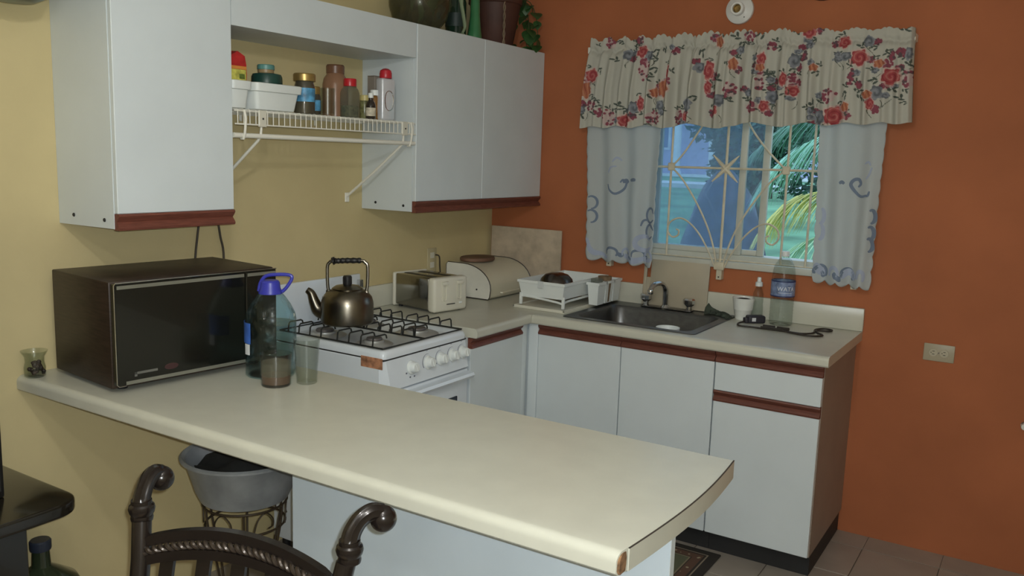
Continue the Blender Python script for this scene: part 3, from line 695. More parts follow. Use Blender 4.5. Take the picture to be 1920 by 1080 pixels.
# ================================================================== BREAD BOX
bb = thing('bread_box', 'cream roll top bread box with dark edge trim', 'bread box', (0, 0, H))
def bread(d=0):
    P = [(.036+d, .004+d), (.036+d, .158-d), (.046+d, .170-d), (.14, .170-d)]
    for q in range(1, 9):
        an = PI/2*(1-q/9); P.append((.14+(.165-d)*math.cos(an), .055+(.115-d)*math.sin(an)))
    P += [(.305-d, .05), (.300-d, .016), (.292-d, .004+d)]
    return P
BC = mat('bread_box_cream', (214, 208, 184), .35, var=.02)
y0, y1 = -.455, -.075
b = nb(); prism(b, bread(.0025), 'y', y0+.0045, y1-.0045); obj('shell', b, BC, bb, smooth=25)
for ya_, yb_ in ((y0, y0+.004), (y1-.004, y1)):
    b = nb(); prism(b, bread(0.001), 'y', ya_, yb_); e = obj('end_panel', b, mat('bread_box_end', (222, 220, 208), .35), bb, smooth=25)
    obj('edge_trim', tb([(x, (ya_+yb_)/2, z) for x, z in bread(0.0005)], .0028, 6, closed=True), mat('dark_edge_trim', (66, 58, 50), .5), e)
b = nb(); lathe(b, [(0, 0), (.004, 0), (.004, .003), (0, .0035)], seg=10); b.transform(Matrix.Translation((.225, y0-.0005, .048)) @ Matrix.Rotation(PI/2, 4, 'X')); obj('rivet', b, BLKP, bb)
obj('handle_bar', tb([(.301, -.36, .03), (.311, -.355, .03), (.311, -.2, .03), (.301, -.195, .03)], .004, 8), BC, bb)
bmd = thing('round_board', 'round brown wooden board lying on the bread box', 'board', (.118, -.30, H+.1705))
obj('disc', lt([(0, 0), (.104, 0), (.108, .004), (.108, .014), (.104, .018), (0, .018)], seg=40, sx=.72, sy=1.0), mat('brown_board', (112, 84, 66), .6, var=.15), bmd)
ctp = tag(obj('wall_tile', bx(.022, .452, -.0335, -.0215, H, 1.238, .002, 1), mat('beige_marble_tile', (186, 171, 150), .35, var=.1, vscale=16)), 'beige marbled tile panel standing upright in the corner behind the bread box', 'tile')

# ================================================================== DISH RACK
dr = thing('dish_rack', 'white plastic dish rack with legs on a cream drip tray', 'dish rack', (0, 0, H))
b = nb(); box(b, .478, .752, -.522, -.035, 0, .007, .003, 2); box(b, .478, .752, -.522, -.514, .004, .014, .002, 1); box(b, .478, .486, -.522, -.035, .004, .014, .002, 1); box(b, .744, .752, -.522, -.035, .004, .014, .002, 1); box(b, .478, .752, -.043, -.035, .004, .014, .002, 1)
obj('drip_tray', b, CREAMP, dr)
def open_box(b, x0, x1, y0, y1, z0, z1, t=.003, fl=.0):
    def q(x0, x1, y0, y1, z): return [b.verts.new(p) for p in ((x0, y0, z), (x1, y0, z), (x1, y1, z), (x0, y1, z))]
    L_ = [q(x0+fl, x1-fl, y0+fl, y1-fl, z0), q(x0, x1, y0, y1, z1-.012), q(x0-.005, x1+.005, y0-.005, y1+.005, z1-.012), q(x0-.005, x1+.005, y0-.005, y1+.005, z1), q(x0+t, x1-t, y0+t, y1-t, z1), q(x0+fl+t, x1-fl-t, y0+fl+t, y1-fl-t, z0+t)]
    for A, B in zip(L_, L_[1:]):
        for i in range(4): b.faces.new((A[i], A[(i+1) % 4], B[(i+1) % 4], B[i]))
    b.faces.new(L_[0][::-1]); b.faces.new(L_[-1])
b = nb(); open_box(b, .492, .735, -.500, -.06, .056, .132, fl=.012); obj('basket', b, PLASTICW, dr, smooth=20)
for x, y in ((.502, -.49), (.728, -.49), (.502, -.07), (.728, -.07)):
    b = nb(); box(b, x-.007, x+.007, y-.006, y+.006, .0142, .07, .002, 1); obj('leg', b, PLASTICW, dr)
b = nb()
for y in (-.49, -.07): tube(b, spline([(.502, y, .046), (.53, y, .055), (.70, y, .042), (.728, y, .03)], 6), .0055, 6)
obj('leg_arch', b, PLASTICW, dr)
b = nb(); tube(b, spline([(.728, -.49, .03), (.728, -.45, .045), (.728, -.12, .045), (.728, -.07, .03)], 6), .0055, 6); obj('leg_arch', b, PLASTICW, dr)
b = nb(); box(b, .6, .63, -.5075, -.5055, .102, .134, .0006, 1); obj('hook', b, mat('pale_plastic', (200, 205, 204), .4), dr)
cd = thing('cutlery_caddy', 'white plastic cutlery holder with ribbed front hooked beside the dish rack', 'cutlery holder', (0, 0, H))
b = nb()
for i in range(3):
    ya_ = -.292+.083*i; open_box(b, .7475, .805, ya_, ya_+.079, .0145+.0, .122, fl=.007)
obj('compartments', b, PLASTICW, cd, smooth=20)
pot = thing('steel_bowl', 'shiny dark steel bowl lying upside down in the dish rack', 'bowl', (.60, -.33, H+.0595))
obj('bowl', lt([(.084, .0), (.088, .003), (.086, .035), (.075, .068), (.055, .088), (.03, .096), (0, .098), (0, .096), (.054, .086), (.073, .067), (.084, .034), (.084, .0)], seg=36), mat('dark_polished_steel', (104, 98, 94), .24, 1, var=.1), pot)
g = thing('brown_cup', 'brown glass cup standing in the cutlery holder', 'cup', (.776, -.168, H+.0185))
obj('cup', lt([(0, 0), (.024, 0), (.032, .09), (.0335, .122), (.0315, .122), (.03, .09), (.022, .004), (0, .004)], seg=24), mat('brown_glass', (120, 100, 78), .12, var=.2, vscale=20), g)
g = thing('clear_cup', 'small clear plastic cup in the front pocket of the cutlery holder', 'cup', (.776, -.252, H+.0185))
obj('cup', lt([(0, 0), (.022, 0), (.029, .118), (.0275, .118), (.0205, .004), (0, .004)], seg=24), glass('smoky_plastic', (.72, .74, .70), haze=.2, hazecol=(.6, .62, .58)), g)

# ================================================================== SINK
sk = thing('sink', 'square stainless steel sink set into the worktop', 'sink', (0, 0, H))
b = nb()
def rr(x0, x1, y0, y1, z, r, k=5):
    P = []
    for cx_, cy_, a0 in ((x1-r, y1-r, 0), (x0+r, y1-r, PI/2), (x0+r, y0+r, PI), (x1-r, y0+r, 3*PI/2)):
        for q in range(k):
            a = a0+PI/2*q/(k-1); P.append(b.verts.new((cx_+r*math.cos(a), cy_+r*math.sin(a), z)))
    return P
Rg = [rr(.772, 1.392, -.583, -.028, .0006, .02), rr(.774, 1.390, -.581, -.030, .004, .02), rr(.79, 1.374, -.566, -.044, .0035, .03), rr(.812, 1.352, -.542, -.128, .0025, .05), rr(.82, 1.344, -.534, -.136, -.01, .055), rr(.83, 1.334, -.522, -.148, -.15, .06), rr(.86, 1.30, -.49, -.18, -.165, .06)]
for A, B in zip(Rg, Rg[1:]):
    for i in range(20): b.faces.new((A[i], A[(i+1) % 20], B[(i+1) % 20], B[i]))
b.faces.new(Rg[-1])
obj('basin', b, STEEL, sk, smooth=40)
obj('drain', lt([(0, -.164), (.04, -.164), (.042, -.1625), (.03, -.1635), (0, -.1635)], 1.08, -.33, 0, 24), CHROME, sk)
f = thing('faucet', 'chrome gooseneck faucet with two round handles behind the sink', 'faucet', (1.055, -.075, H+.0042))
obj('spout', tb(spline([(0, 0, 0), (0, -.002, .06), (-.002, -.008, .10), (-.012, -.035, .122), (-.03, -.075, .118), (-.036, -.10, .095), (-.037, -.102, .078)], 6), [.0135]*13+[.0115]*18+[.0145]*6, 14), CHROME, f)
obj('spout_base', lt([(0, 0), (.026, 0), (.024, .008), (.015, .018), (0, .018)]), CHROME, f)
obj('base_plate', bx(-.115, .135, -.026, .026, 0, .006, .0025, 2), mat('dark_chrome', (120, 120, 122), .2, 1), f)
for x in (-.10, .118):
    v = obj('handle', lt([(0, .006), (.014, .006), (.013, .022), (.022, .03), (.028, .036), (.0285, .054), (.024, .061), (0, .063)], x, 0, 0, 9), CHROME, f, smooth=20)
cbd = tag(obj('chopping_board', (lambda b: (box(b, .915, .932, -.006, .006, 0, .246, .004, 2), box(b, .951, 1.245, -.006, .006, 0, .246, .004, 2), box(b, .930, .953, -.006, .006, 0, .135, .003, 1), box(b, .930, .953, -.006, .006, .21, .246, .003, 1), b)[-1])(nb()), mat('beige_board', (178, 168, 146), .5, var=.04)), 'beige chopping board with a slot handle leaning behind the faucet', 'chopping board')
cbd.location = (0, -.0355, H+.0048); cbd.rotation_euler = (math.radians(-5.0), 0, 0)
cu = thing('white_cup', 'white cup standing inside the sink by its front edge', 'cup', (1.228, -.462, H-.147))
obj('cup', lt([(0, 0), (.03, 0), (.034, .006), (.05, .125), (.051, .141), (.0485, .141), (.047, .122), (.031, .01), (0, .008)], seg=30), PLASTICW, cu)
b = nb()
P = spline([(1.262, -.07, 0), (1.29, -.052, .0), (1.33, -.075, 0), (1.37, -.10, 0), (1.385, -.14, 0)], 6)
hh = [.018, .05, .044, .035, .03, .026, .024, .022, .02, .02, .018, .018, .018, .02, .02, .02, .018, .016, .014, .013, .012, .011, .01, .01, .008]
for i in range(len(P)-1): pass
A = []
for i, q in enumerate(P):
    h_ = hh[min(i, 24)]; d = .018+.006*math.sin(i*1.3)
    A.append([b.verts.new(v) for v in ((q.x-d*.5, q.y-d, .0), (q.x-d*.4, q.y-d*.7, h_*.6), (q.x, q.y, h_), (q.x+d*.4, q.y+d*.6, h_*.6), (q.x+d*.5, q.y+d, .0))])
for u, v in zip(A, A[1:]):
    for i in range(4): b.faces.new((u[i], u[i+1], v[i+1], v[i]))
b.faces.new(A[0]); b.faces.new(A[-1][::-1])
for u, v in zip(A, A[1:]): b.faces.new((u[4], u[0], v[0], v[4]))
bmesh.ops.translate(b, verts=b.verts[:], vec=(0, .0, H+.0045))
tag(obj('scouring_cloth', b, mat('dark_green_cloth', (62, 70, 60), .95, var=.2, vscale=40, bump=.5, bscale=90)), 'dark green scouring cloth crumpled at the back corner of the sink', 'cloth')

# ================================================================== RIGHT OF THE SINK
m_ = thing('white_mug', 'white ribbed cup right of the sink beside the bottles', 'cup', (1.432, -.082, H))
obj('cup', lt([(0, 0), (.030, 0), (.0335, .004), (.036, .02), (.0375, .022), (.041, .045), (.0425, .047), (.047, .085), (.050, .1), (.0475, .1), (.044, .084), (.034, .02), (.03, .008), (0, .006)], seg=36), mat('white_glaze', (228, 230, 224), .2, coat=.3), m_)
obj('dark_contents', lt([(0, .088), (.043, .088), (.044, .09), (.02, .097), (0, .1)], seg=20), mat('dark_scrubber', (58, 54, 48), .9, var=.3), m_)
sb = thing('small_bottle', 'slim clear bottle with white nozzle behind the black adapter', 'bottle', (1.487, -.051, H))
obj('shell', lt([(0, 0), (.021, 0), (.0245, .004), (.024, .06), (.0215, .075), (.0235, .085), (.023, .12), (.015, .142), (.012, .15), (.011, .152)], seg=26), PETC, sb)
obj('nozzle', lt([(0, .195), (.0075, .195), (.009, .19), (.009, .176), (.016, .172), (.0165, .155), (0, .155)], seg=20), PLASTICW, sb)
wb = thing('water_bottle', 'large clear water bottle with blue wrap label right of the sink', 'bottle', (1.603, -.085, H))
WP = [(0, .004), (.03, 0), (.045, 0), (.0505, .006)]
for i in range(8): WP += [(.0505, .012+.014*i), (.0485, .019+.014*i)]
WP += [(.0505, .125), (.0505, .185), (.0508, .2), (.049, .225), (.042, .262), (.028, .288), (.0155, .30), (.0145, .305)]
obj('shell', lt(WP, seg=36), PETC, wb)
obj('cap', lt([(0, .325), (.0155, .325), (.017, .322), (.017, .308), (.0185, .306), (.0185, .303), (.0145, .302)], seg=24), mat('white_cap', (220, 226, 226), .4), wb)
lb = obj('label', lt([(.0512, .128), (.0516, .128), (.0516, .196), (.0512, .196)], seg=40), mat('blue_wrap_label', (122, 138, 172), .4, var=.25, vscale=45), wb, label='blue wrap label with white lettering')
for z in (.128, .193): obj('label_band', lt([(.0517, z), (.0519, z), (.0519, z+.005), (.0517, z+.005)], seg=40), mat('navy_band', (44, 56, 104), .4), lb)
# curved lettering
dv = Vector((2.59-1.603, -3.9+.085, 0)).normalized(); ang0 = math.atan2(dv.y, dv.x)
tmp = text('lettering', 'WATA', .026, lb, mat('white_print', (226, 230, 236), .5), Matrix.Identity(4), .0003)
for v in tmp.data.vertices:
    a = ang0+.26+v.co.x/.0516; rr_ = .0519+v.co.z; v.co = Vector((rr_*math.cos(a), rr_*math.sin(a), .163+v.co.y))
b = nb(); tube(b, [(.0521*math.cos(ang0-.4+.13*i), .0521*math.sin(ang0-.4+.13*i), .1465) for i in range(10)], .0009, 5); obj('underline', b, MATS['white_print'], lb)
ad = thing('power_adapter', 'black power adapter with cable in front of the slim bottle', 'adapter', (1.508, -.125, H), math.radians(40))
b = nb(); box(b, -.045, .035, -.022, .022, 0.0005, .034, .008, 3); box(b, -.058, -.04, -.016, .016, .0005, .024, .005, 2); obj('body', b, mat('black_adapter', (44, 43, 52), .5), ad)
obj('sticker', bx(-.030, -.012, -.0225, -.022, .010, .026), mat('white_paper', (215, 218, 220), .6), ad, smooth=0)
CB = mat('black_cable', (48, 40, 32), .55)
b = nb()
tube(b, spline([(1.468, -.165, .917), (1.455, -.21, .9147), (1.475, -.265, .9147), (1.53, -.262, .9147), (1.60, -.262, .9147), (1.68, -.262, .9147), (1.74, -.262, .9147), (1.775, -.215, .9147), (1.765, -.13, .9147), (1.79, -.085, .9147), (1.825, -.095, .9147), (1.82, -.13, .9147), (1.775, -.15, .9147), (1.79, -.20, .9147), (1.82, -.245, .9147), (1.78, -.29, .9147), (1.70, -.28, .9157), (1.64, -.27, .922), (1.57, -.27, .922)], 8), .0040, 8)
tag(obj('charger_cable', b, CB), 'black charger cable looped loosely in front of the large water bottle', 'cable')
b = nb(); tube(b, [(1.575, -.253, .923), (1.625, -.25, .923)], .0075, 10); tube(b, [(1.635, -.25, .923), (1.685, -.256, .923)], .0075, 10)
tag(obj('cable_plug', b, CB), 'thick dark inline plugs of the charger cable below the large bottle', 'plug')

# ================================================================== WINDOW GRILLE
GR = mat('cream_grille_paint', (205, 196, 172), .5, var=.06, vscale=30)
gl = thing('window_grille', 'cream wrought iron burglar grille with star and scrolls over the window', 'window grille', (0, -.030, 0))
def bar(pts, r=.0055, nm='bar', seg=8): return obj(nm, tb([(x, 0 if len(p_) < 3 else p_[2], z) for p_ in pts for x, z in [p_[:2]]], r, seg), GR, gl)
for x in (.765, 1.027, 1.568, 1.676, 1.83): bar([(x, 2.09), (x, 1.165)])
bar([(1.292, 2.09), (1.292, 1.10)], .0065)
bar([(.735, 1.581), (1.86, 1.586)], .0055); bar([(.735, 2.09), (1.86, 2.09)]); bar([(.735, 1.166), (1.86, 1.166)], .004)
def arc(pts, r=.0045, nm='scroll_bar'): return obj(nm, tb(spline([(x, -.0075, z) for x, z in pts], 7), r, 8), GR, gl)
arc([(1.277, 1.135), (1.262, 1.21), (1.225, 1.31), (1.165, 1.42), (1.09, 1.525), (1.032, 1.581)])
arc([(1.307, 1.135), (1.325, 1.21), (1.36, 1.31), (1.42, 1.42), (1.495, 1.525), (1.56, 1.583)])
arc([(1.277, 2.04), (1.262, 1.96), (1.225, 1.86), (1.165, 1.765), (1.09, 1.65), (1.032, 1.583)])
arc([(1.307, 2.04), (1.325, 1.96), (1.36, 1.84), (1.405, 1.755), (1.48, 1.665), (1.56, 1.588)])
for s in (-1, 1):
    for zz, sg in ((0, 1),):
        arc([(1.292+s*.018, 1.12), (1.292+s*.05, 1.19), (1.292+s*.10, 1.27), (1.292+s*.155, 1.325), (1.292+s*.205, 1.345), (1.292+s*.25, 1.325), (1.292+s*.262, 1.285), (1.292+s*.24, 1.255), (1.292+s*.212, 1.262), (1.292+s*.206, 1.285), (1.292+s*.220, 1.292)], .0042)
b = nb()
for k in range(4):
    a = PI/4+PI/2*k; c_, s_ = math.cos(a), math.sin(a)
    tube(b, [(1.292, -.009, 1.582), (1.292+.045*c_, -.009, 1.582+.045*s_), (1.292+.085*c_, -.009, 1.582+.085*s_)], [.011, .008, .0025], 8)
box(b, 1.274, 1.310, -.013, -.003, 1.564, 1.600, .003, 1); obj('star', b, GR, gl)
for x in (1.03, 1.564):
    bb_ = nb(); box(bb_, x-.017, x+.017, -.0125, .0, 1.565, 1.602, .004, 1); obj('boss', bb_, GR, gl)
b = nb(); box(b, 1.268, 1.316, -.016, .0, 1.118, 1.155, .005, 2); obj('collar', b, GR, gl)
for x, z in ((.727, 1.083), (1.292, 1.072), (1.885, 1.09)):
    tbm = obj('fixing_tab', bx(x-.013, x+.013, -.006, .029, z, z+.05+(.04 if x != 1.292 else 0), .002, 1), GR, gl)
    obj('screw', bx(x-.003, x+.003, -.0078, -.0062, z+.010, z+.016), BLKP, tbm, smooth=0)
bar([(.727, 1.17), (.727, 1.10)]); bar([(1.885, 1.586), (1.885, 1.11)]); bar([(1.83, 1.586), (1.885, 1.586)])

# ================================================================== CURTAINS
rod = thing('curtain_rod', 'white curtain rod behind the floral valance', 'curtain rod')
obj('rod', tb([(.585, -.062, 2.132), (2.037, -.062, 2.122)], .008, 10), PVC, rod)
for x in (.585, 2.03): obj('bracket', bx(x-.008, x+.008, -.068, -.0005, 2.112, 2.142, .002, 1), PVC, rod)
obj('lower_rod', tb([(.60, -.056, 1.80), (1.97, -.056, 1.805)], .005, 8), PVC, rod)
SHEER = cloth_mat('white_voile', (206, 212, 212), transl=.34)
EMB = cloth_mat('grey_blue_embroidery', (128, 142, 162), transl=.15)
EMBP = cloth_mat('pale_blue_embroidery', (186, 196, 216), transl=.2)
def cur_y(u, v, ph, nf, amp): return -.068-amp*(.5+.5*math.sin(ph+u*nf*2*PI+.5*math.sin(5*u+2*v)))*(.5+.5*v)-.004*math.sin(9*v+4*u)
def curtain(label, TL, TR, BL, BR, ph, nf, amp, motifs):
    t = thing('curtain', label, 'curtain', (0, 0, 0))
    nu, nv = 70, 110
    def pos(u, v, off=0):
        # u across, v down
        xl = TL[0]+(BL[0]-TL[0])*v; xr = TR[0]+(BR[0]-TR[0])*v; zt = TL[1]+(TR[1]-TL[1])*u; zb = BL[1]+(BR[1]-BL[1])*u
        e = max(0, 1-min(u, 1-u)*14)                                     # scalloped side hems
        x = xl+(xr-xl)*u + (1 if u > .5 else -1)*e*.007*abs(math.sin(v*PI*11))*(.3+.7*v)
        d = max(0, (v-.93)/.07); z = zt+(zb-zt)*v - d*.016*abs(math.sin(u*PI*4.5+.5))
        return (x, cur_y(u, v, ph, nf, amp)-off, z)
    b = nb(); G = [[b.verts.new(pos(i/nu, j/nv)) for j in range(nv+1)] for i in range(nu+1)]
    for i in range(nu):
        for j in range(nv): b.faces.new((G[i][j], G[i+1][j], G[i+1][j+1], G[i][j+1]))
    o = obj('panel', b, SHEER, t, smooth=180); s = o.modifiers.new('thick', 'SOLIDIFY'); s.thickness = .0012
    for m_, w_, pts in motifs:
        b = nb(); P = spline([Vector((u, v, 0)) for u, v in pts], 6); m = len(P)
        Lr = []
        for i, q in enumerate(P):
            tg = (P[min(i+1, m-1)]-P[max(i-1, 0)]); W_ = (TR[0]-TL[0]); Hh = (TL[1]-BL[1])
            tv = Vector((tg.x*W_, tg.y*Hh)).normalized(); nrm = Vector((-tv.y/W_, tv.x/Hh))
            ww = w_*(.35+.65*math.sin(PI*min(1, max(0, (i+.5)/m)))**.6)
            Lr.append([b.verts.new(pos(min(1, max(0, q.x+nrm.x*ww*s)), min(1, max(0, q.y+nrm.y*ww*s)), .0022)) for s in (-1, 0, 1)])
        for A, B in zip(Lr, Lr[1:]):
            for i in range(2): b.faces.new((A[i], A[i+1], B[i+1], B[i]))
        e = obj('embroidery', b, m_, t, smooth=0); s = e.modifiers.new('thick', 'SOLIDIFY'); s.thickness = .001
    return t
def circ(cu, cv, ru, rv, a0, a1, n=8): return [(cu+ru*math.cos(a0+(a1-a0)*i/n), cv+rv*math.sin(a0+(a1-a0)*i/n)) for i in range(n+1)]
mL = [(EMB, .006, [(.30, .46), (.33, .50), (.42, .525), (.52, .49), (.55, .445), (.50, .425), (.47, .445)]), (EMB, .010, [(.50, .44), (.55, .43), (.58, .445)]), (EMB, .008, [(.62, .425), (.67, .42), (.71, .42)]),
      (EMBP, .005, [(.36, .30), (.42, .27), (.48, .29)]), (EMBP, .004, [(.30, .38), (.34, .34), (.42, .33)])]
for v in (.60, .70): mL.append((EMB, .006, circ(.06, v, .07, .045, -2.2, 1.6)))
for v in (.66, .775): mL.append((EMB, .0055, circ(.93, v, .06, .05, .6, 6.0)))
mL.append((EMB, .005, [(.80, .74), (.83, .70), (.90, .70), (.97, .75)]))
for u, r in ((.38, .085), (.58, .06), (.78, .08), (.93, .06)): mL.append((EMB if r > .07 else EMBP, .006, circ(u, .945, r, .032, PI*.9, PI*2.2)))
mL += [(EMB, .008, [(.46, .945), (.50, .955), (.54, .95)]), (EMBP, .012, [(.55, .955), (.70, .975), (.98, .96)]), (EMBP, .011, [(.02, .86), (.04, .92), (.10, .955), (.3, .975)]), (EMB, .006, [(.62, .93), (.64, .96), (.70, .97)]), (EMB, .008, [(.86, .95), (.89, .955), (.92, .95)]), (EMBP, .012, circ(.86, .86, .12, .05, .5, 5.6))]
curtain('short white voile tier curtain at the window side nearest the cabinets', (.602, 1.80), (.984, 1.80), (.640, 1.128), (.978, 1.118), 0.6, 3.1, .036, mL)
mR = [(EMB, .007, [(.36, .395), (.40, .385), (.44, .395)]), (EMB, .007, [(.82, .455), (.72, .465), (.62, .44), (.54, .40), (.58, .37), (.66, .365), (.70, .39), (.66, .41)]), (EMB, .005, [(.80, .46), (.84, .455), (.86, .43)]), (EMBP, .004, [(.74, .27), (.80, .26), (.84, .28)]), (EMBP, .004, [(.78, .36), (.83, .33), (.86, .29)])]
for v in (.58, .68, .75): mR.append((EMB, .007, circ(.93, v, .05, .04, -2.2, 1.6)))
for v in (.60, .70): mR.append((EMBP, .009, circ(.07, v, .05, .045, -1.5, 1.9)))
for u, r in ((.12, .10), (.36, .08), (.60, .10), (.84, .06)): mR.append((EMB if r > .09 else EMBP, .008, circ(u, .945, r, .035, PI*.9, PI*2.2)))
mR += [(EMB, .01, [(.12, .94), (.16, .96), (.20, .965)]), (EMB, .011, [(.36, .94), (.42, .965), (.50, .965)]), (EMBP, .016, [(.02, .90), (.10, .935), (.22, .945)]), (EMBP, .014, [(.5, .955), (.62, .925), (.75, .955)])]
curtain('short white voile tier curtain hanging beside the open half of the window', (1.702, 1.81), (1.962, 1.81), (1.730, 1.125), (1.952, 1.113), 2.2, 2.3, .034, mR)

# valance with printed flowers
MOT = "P,0.718,2.154,0.027,0.027;G,0.809,2.095,0.025,0.025;R,0.880,2.107,0.023,0.027;G,0.918,2.087,0.021,0.023;P,0.899,2.024,0.027,0.050;L,0.743,2.075,0.027,0.014;L,0.947,2.023,0.018,0.016;R,0.632,2.003,0.030,0.030;O,0.606,1.933,0.023,0.037;G,0.589,1.842,0.014,0.018;P,0.637,1.861,0.023,0.023;P,0.676,1.828,0.016,0.018;P,0.731,1.804,0.034,0.037;R,0.813,1.791,0.030,0.027;L,0.780,1.865,0.025,0.014;L,0.803,1.842,0.023,0.011;G,0.861,1.851,0.023,0.027;R,0.891,1.869,0.014,0.032;P,0.958,1.805,0.034,0.030;O,0.961,1.919,0.021,0.021;O,1.004,1.936,0.025,0.037;G,0.989,1.860,0.021,0.023;R,1.019,2.008,0.008,0.034;L,1.038,2.016,0.011,0.014;L,1.012,2.053,0.011,0.011;L,0.950,2.104,0.016,0.016;L,0.988,2.112,0.011,0.018;P,1.042,2.105,0.018,0.014;G,1.166,2.026,0.024,0.023;R,1.209,2.012,0.021,0.041;R,1.210,1.938,0.014,0.027;G,1.125,1.864,0.021,0.032;P,1.080,1.810,0.018,0.034;R,1.117,1.808,0.014,0.018;G,1.269,1.880,0.027,0.027;R,1.258,1.837,0.011,0.021;L,1.258,1.976,0.021,0.018;L,1.206,2.060,0.021,0.009;L,1.167,2.092,0.016,0.023;O,1.247,2.136,0.018,0.023;L,0.606,2.046,0.018,0.009;L,0.672,2.026,0.009,0.018;L,0.649,2.147,0.016,0.009;L,0.770,2.152,0.014,0.011;P,0.866,2.161,0.016,0.014;L,0.587,2.098,0.000,0.000;R,1.777,2.111,0.023,0.023;R,1.633,2.159,0.027,0.023;L,1.574,2.170,0.018,0.021;G,1.870,2.111,0.021,0.023;G,1.639,2.106,0.018,0.016;P,1.478,2.109,0.021,0.018;R,1.841,2.047,0.032,0.032;G,1.788,2.054,0.023,0.018;G,1.582,2.043,0.024,0.030;P,1.621,2.058,0.010,0.021;O,1.663,2.012,0.016,0.014;R,1.443,2.055,0.017,0.027;O,1.442,2.018,0.016,0.016;P,1.446,1.963,0.015,0.041;L,1.482,1.998,0.021,0.009;G,1.489,1.966,0.018,0.014;L,1.495,1.945,0.021,0.010;P,1.583,1.960,0.027,0.027;R,1.586,1.918,0.027,0.021;G,1.503,1.894,0.030,0.027;R,1.467,1.856,0.021,0.023;R,1.545,1.965,0.015,0.027;P,1.311,1.926,0.023,0.032;O,1.317,2.038,0.017,0.025;O,1.919,2.021,0.021,0.016;L,1.887,2.002,0.016,0.009;R,1.969,1.968,0.034,0.032;G,1.918,1.906,0.027,0.028;O,1.885,1.899,0.017,0.016;R,1.897,1.863,0.015,0.023;L,1.978,1.917,0.027,0.011;L,2.006,1.886,0.021,0.014;L,2.023,1.866,0.016,0.009;P,2.033,1.959,0.021,0.037;P,1.817,1.964,0.010,0.034;L,1.903,1.954,0.021,0.016;P,1.735,1.896,0.027,0.027;R,1.760,1.814,0.037,0.037;G,1.703,1.806,0.021,0.032;G,1.667,1.835,0.011,0.016;O,1.803,1.851,0.014,0.018;G,1.402,1.912,0.018,0.016;P,1.415,1.852,0.023,0.021;P,1.850,1.939,0.011,0.011;P,1.965,2.050,0.009,0.016;G,2.024,2.056,0.013,0.027;L,2.000,2.153,0.027,0.011;L,1.670,1.860,0.009,0.027;L,1.799,1.899,0.008,0.023;P,1.379,2.155,0.027,0.018;L,1.317,2.157,0.021,0.018;L,1.427,2.157,0.018,0.018;G,1.344,2.097,0.018,0.018"
NU, NV = 640, 190
U, V = np.meshgrid(np.linspace(0, 1, NU), np.linspace(0, 1, NV), indexing='ij')
xl = .596-.026*V; xr = 2.032+.026*V*.9
gath = .45+.85*np.exp(-((U-.47)/.26)**2)                     # tight gathers towards the middle
ph1 = 2*PI*(17*U+1.2*np.sin(2*PI*U)); ph2 = 2*PI*(31*U+.8*np.sin(7*U))
fold = (np.sin(ph1)*.6+np.sin(ph2)*.4)*gath
X = xl+(xr-xl)*U+.006*np.cos(ph1)*gath
topz = 2.158-.006*U+.020*(.5+.5*np.sin(2*PI*(13*U+.9*np.sin(5*U))))*(1-.55*np.clip((U-.6)/.35, 0, 1))+.010*np.abs(np.sin(2*PI*29*U))*gath
botz = 1.757+.030*U-.010*np.sin(ph1*.5+1)*(gath)
pock = .042                                                   # heading above the rod
Z = topz+(botz-topz)*V
dep = .012+.038*np.clip((V-.1)*2.2, 0, 1)
Y = -.088-dep*(.6+.5*fold)-.012*np.sin(PI*V)*.6
Y += .012*np.exp(-((V-.13)/.035)**2)                          # pinched at the rod
Y[:6, :] += np.linspace(.03, 0, 6)[:, None]; Y[-6:, :] += np.linspace(0, .03, 6)[:, None]
base = np.array(srgb(194, 192, 180)[:3]); C_ = np.tile(base, (NU, NV, 1))
def nse(a, b, s): return (np.sin(a*1.0+s)+np.sin(b*1.3+2.1*s)+np.sin((a+b)*.7+.7*s))/3
XX = .596-.013+ (2.045-.583)*U; ZZ = Z
rsm = np.random.RandomState(9); ML = []
for mt in MOT.split(';'):                                      # sprigs of leaves and buds around the flowers
    ty, mx_, mz_, rx_, rz_ = mt.split(','); mx_, mz_, rx_, rz_ = map(float, (mx_, mz_, rx_, rz_))
    if ty in 'RGPO':
        for q in range(3 if ty != 'P' else 2):
            a_ = rsm.uniform(0, 6.28); ML.append(('LLP'[q % 3] if rsm.rand() < .85 else 'G')+',%f,%f,%f,%f' % (mx_+(rx_+.012)*math.cos(a_), mz_+(rz_+.010)*math.sin(a_), rsm.uniform(.012, .02), rsm.uniform(.010, .016)))
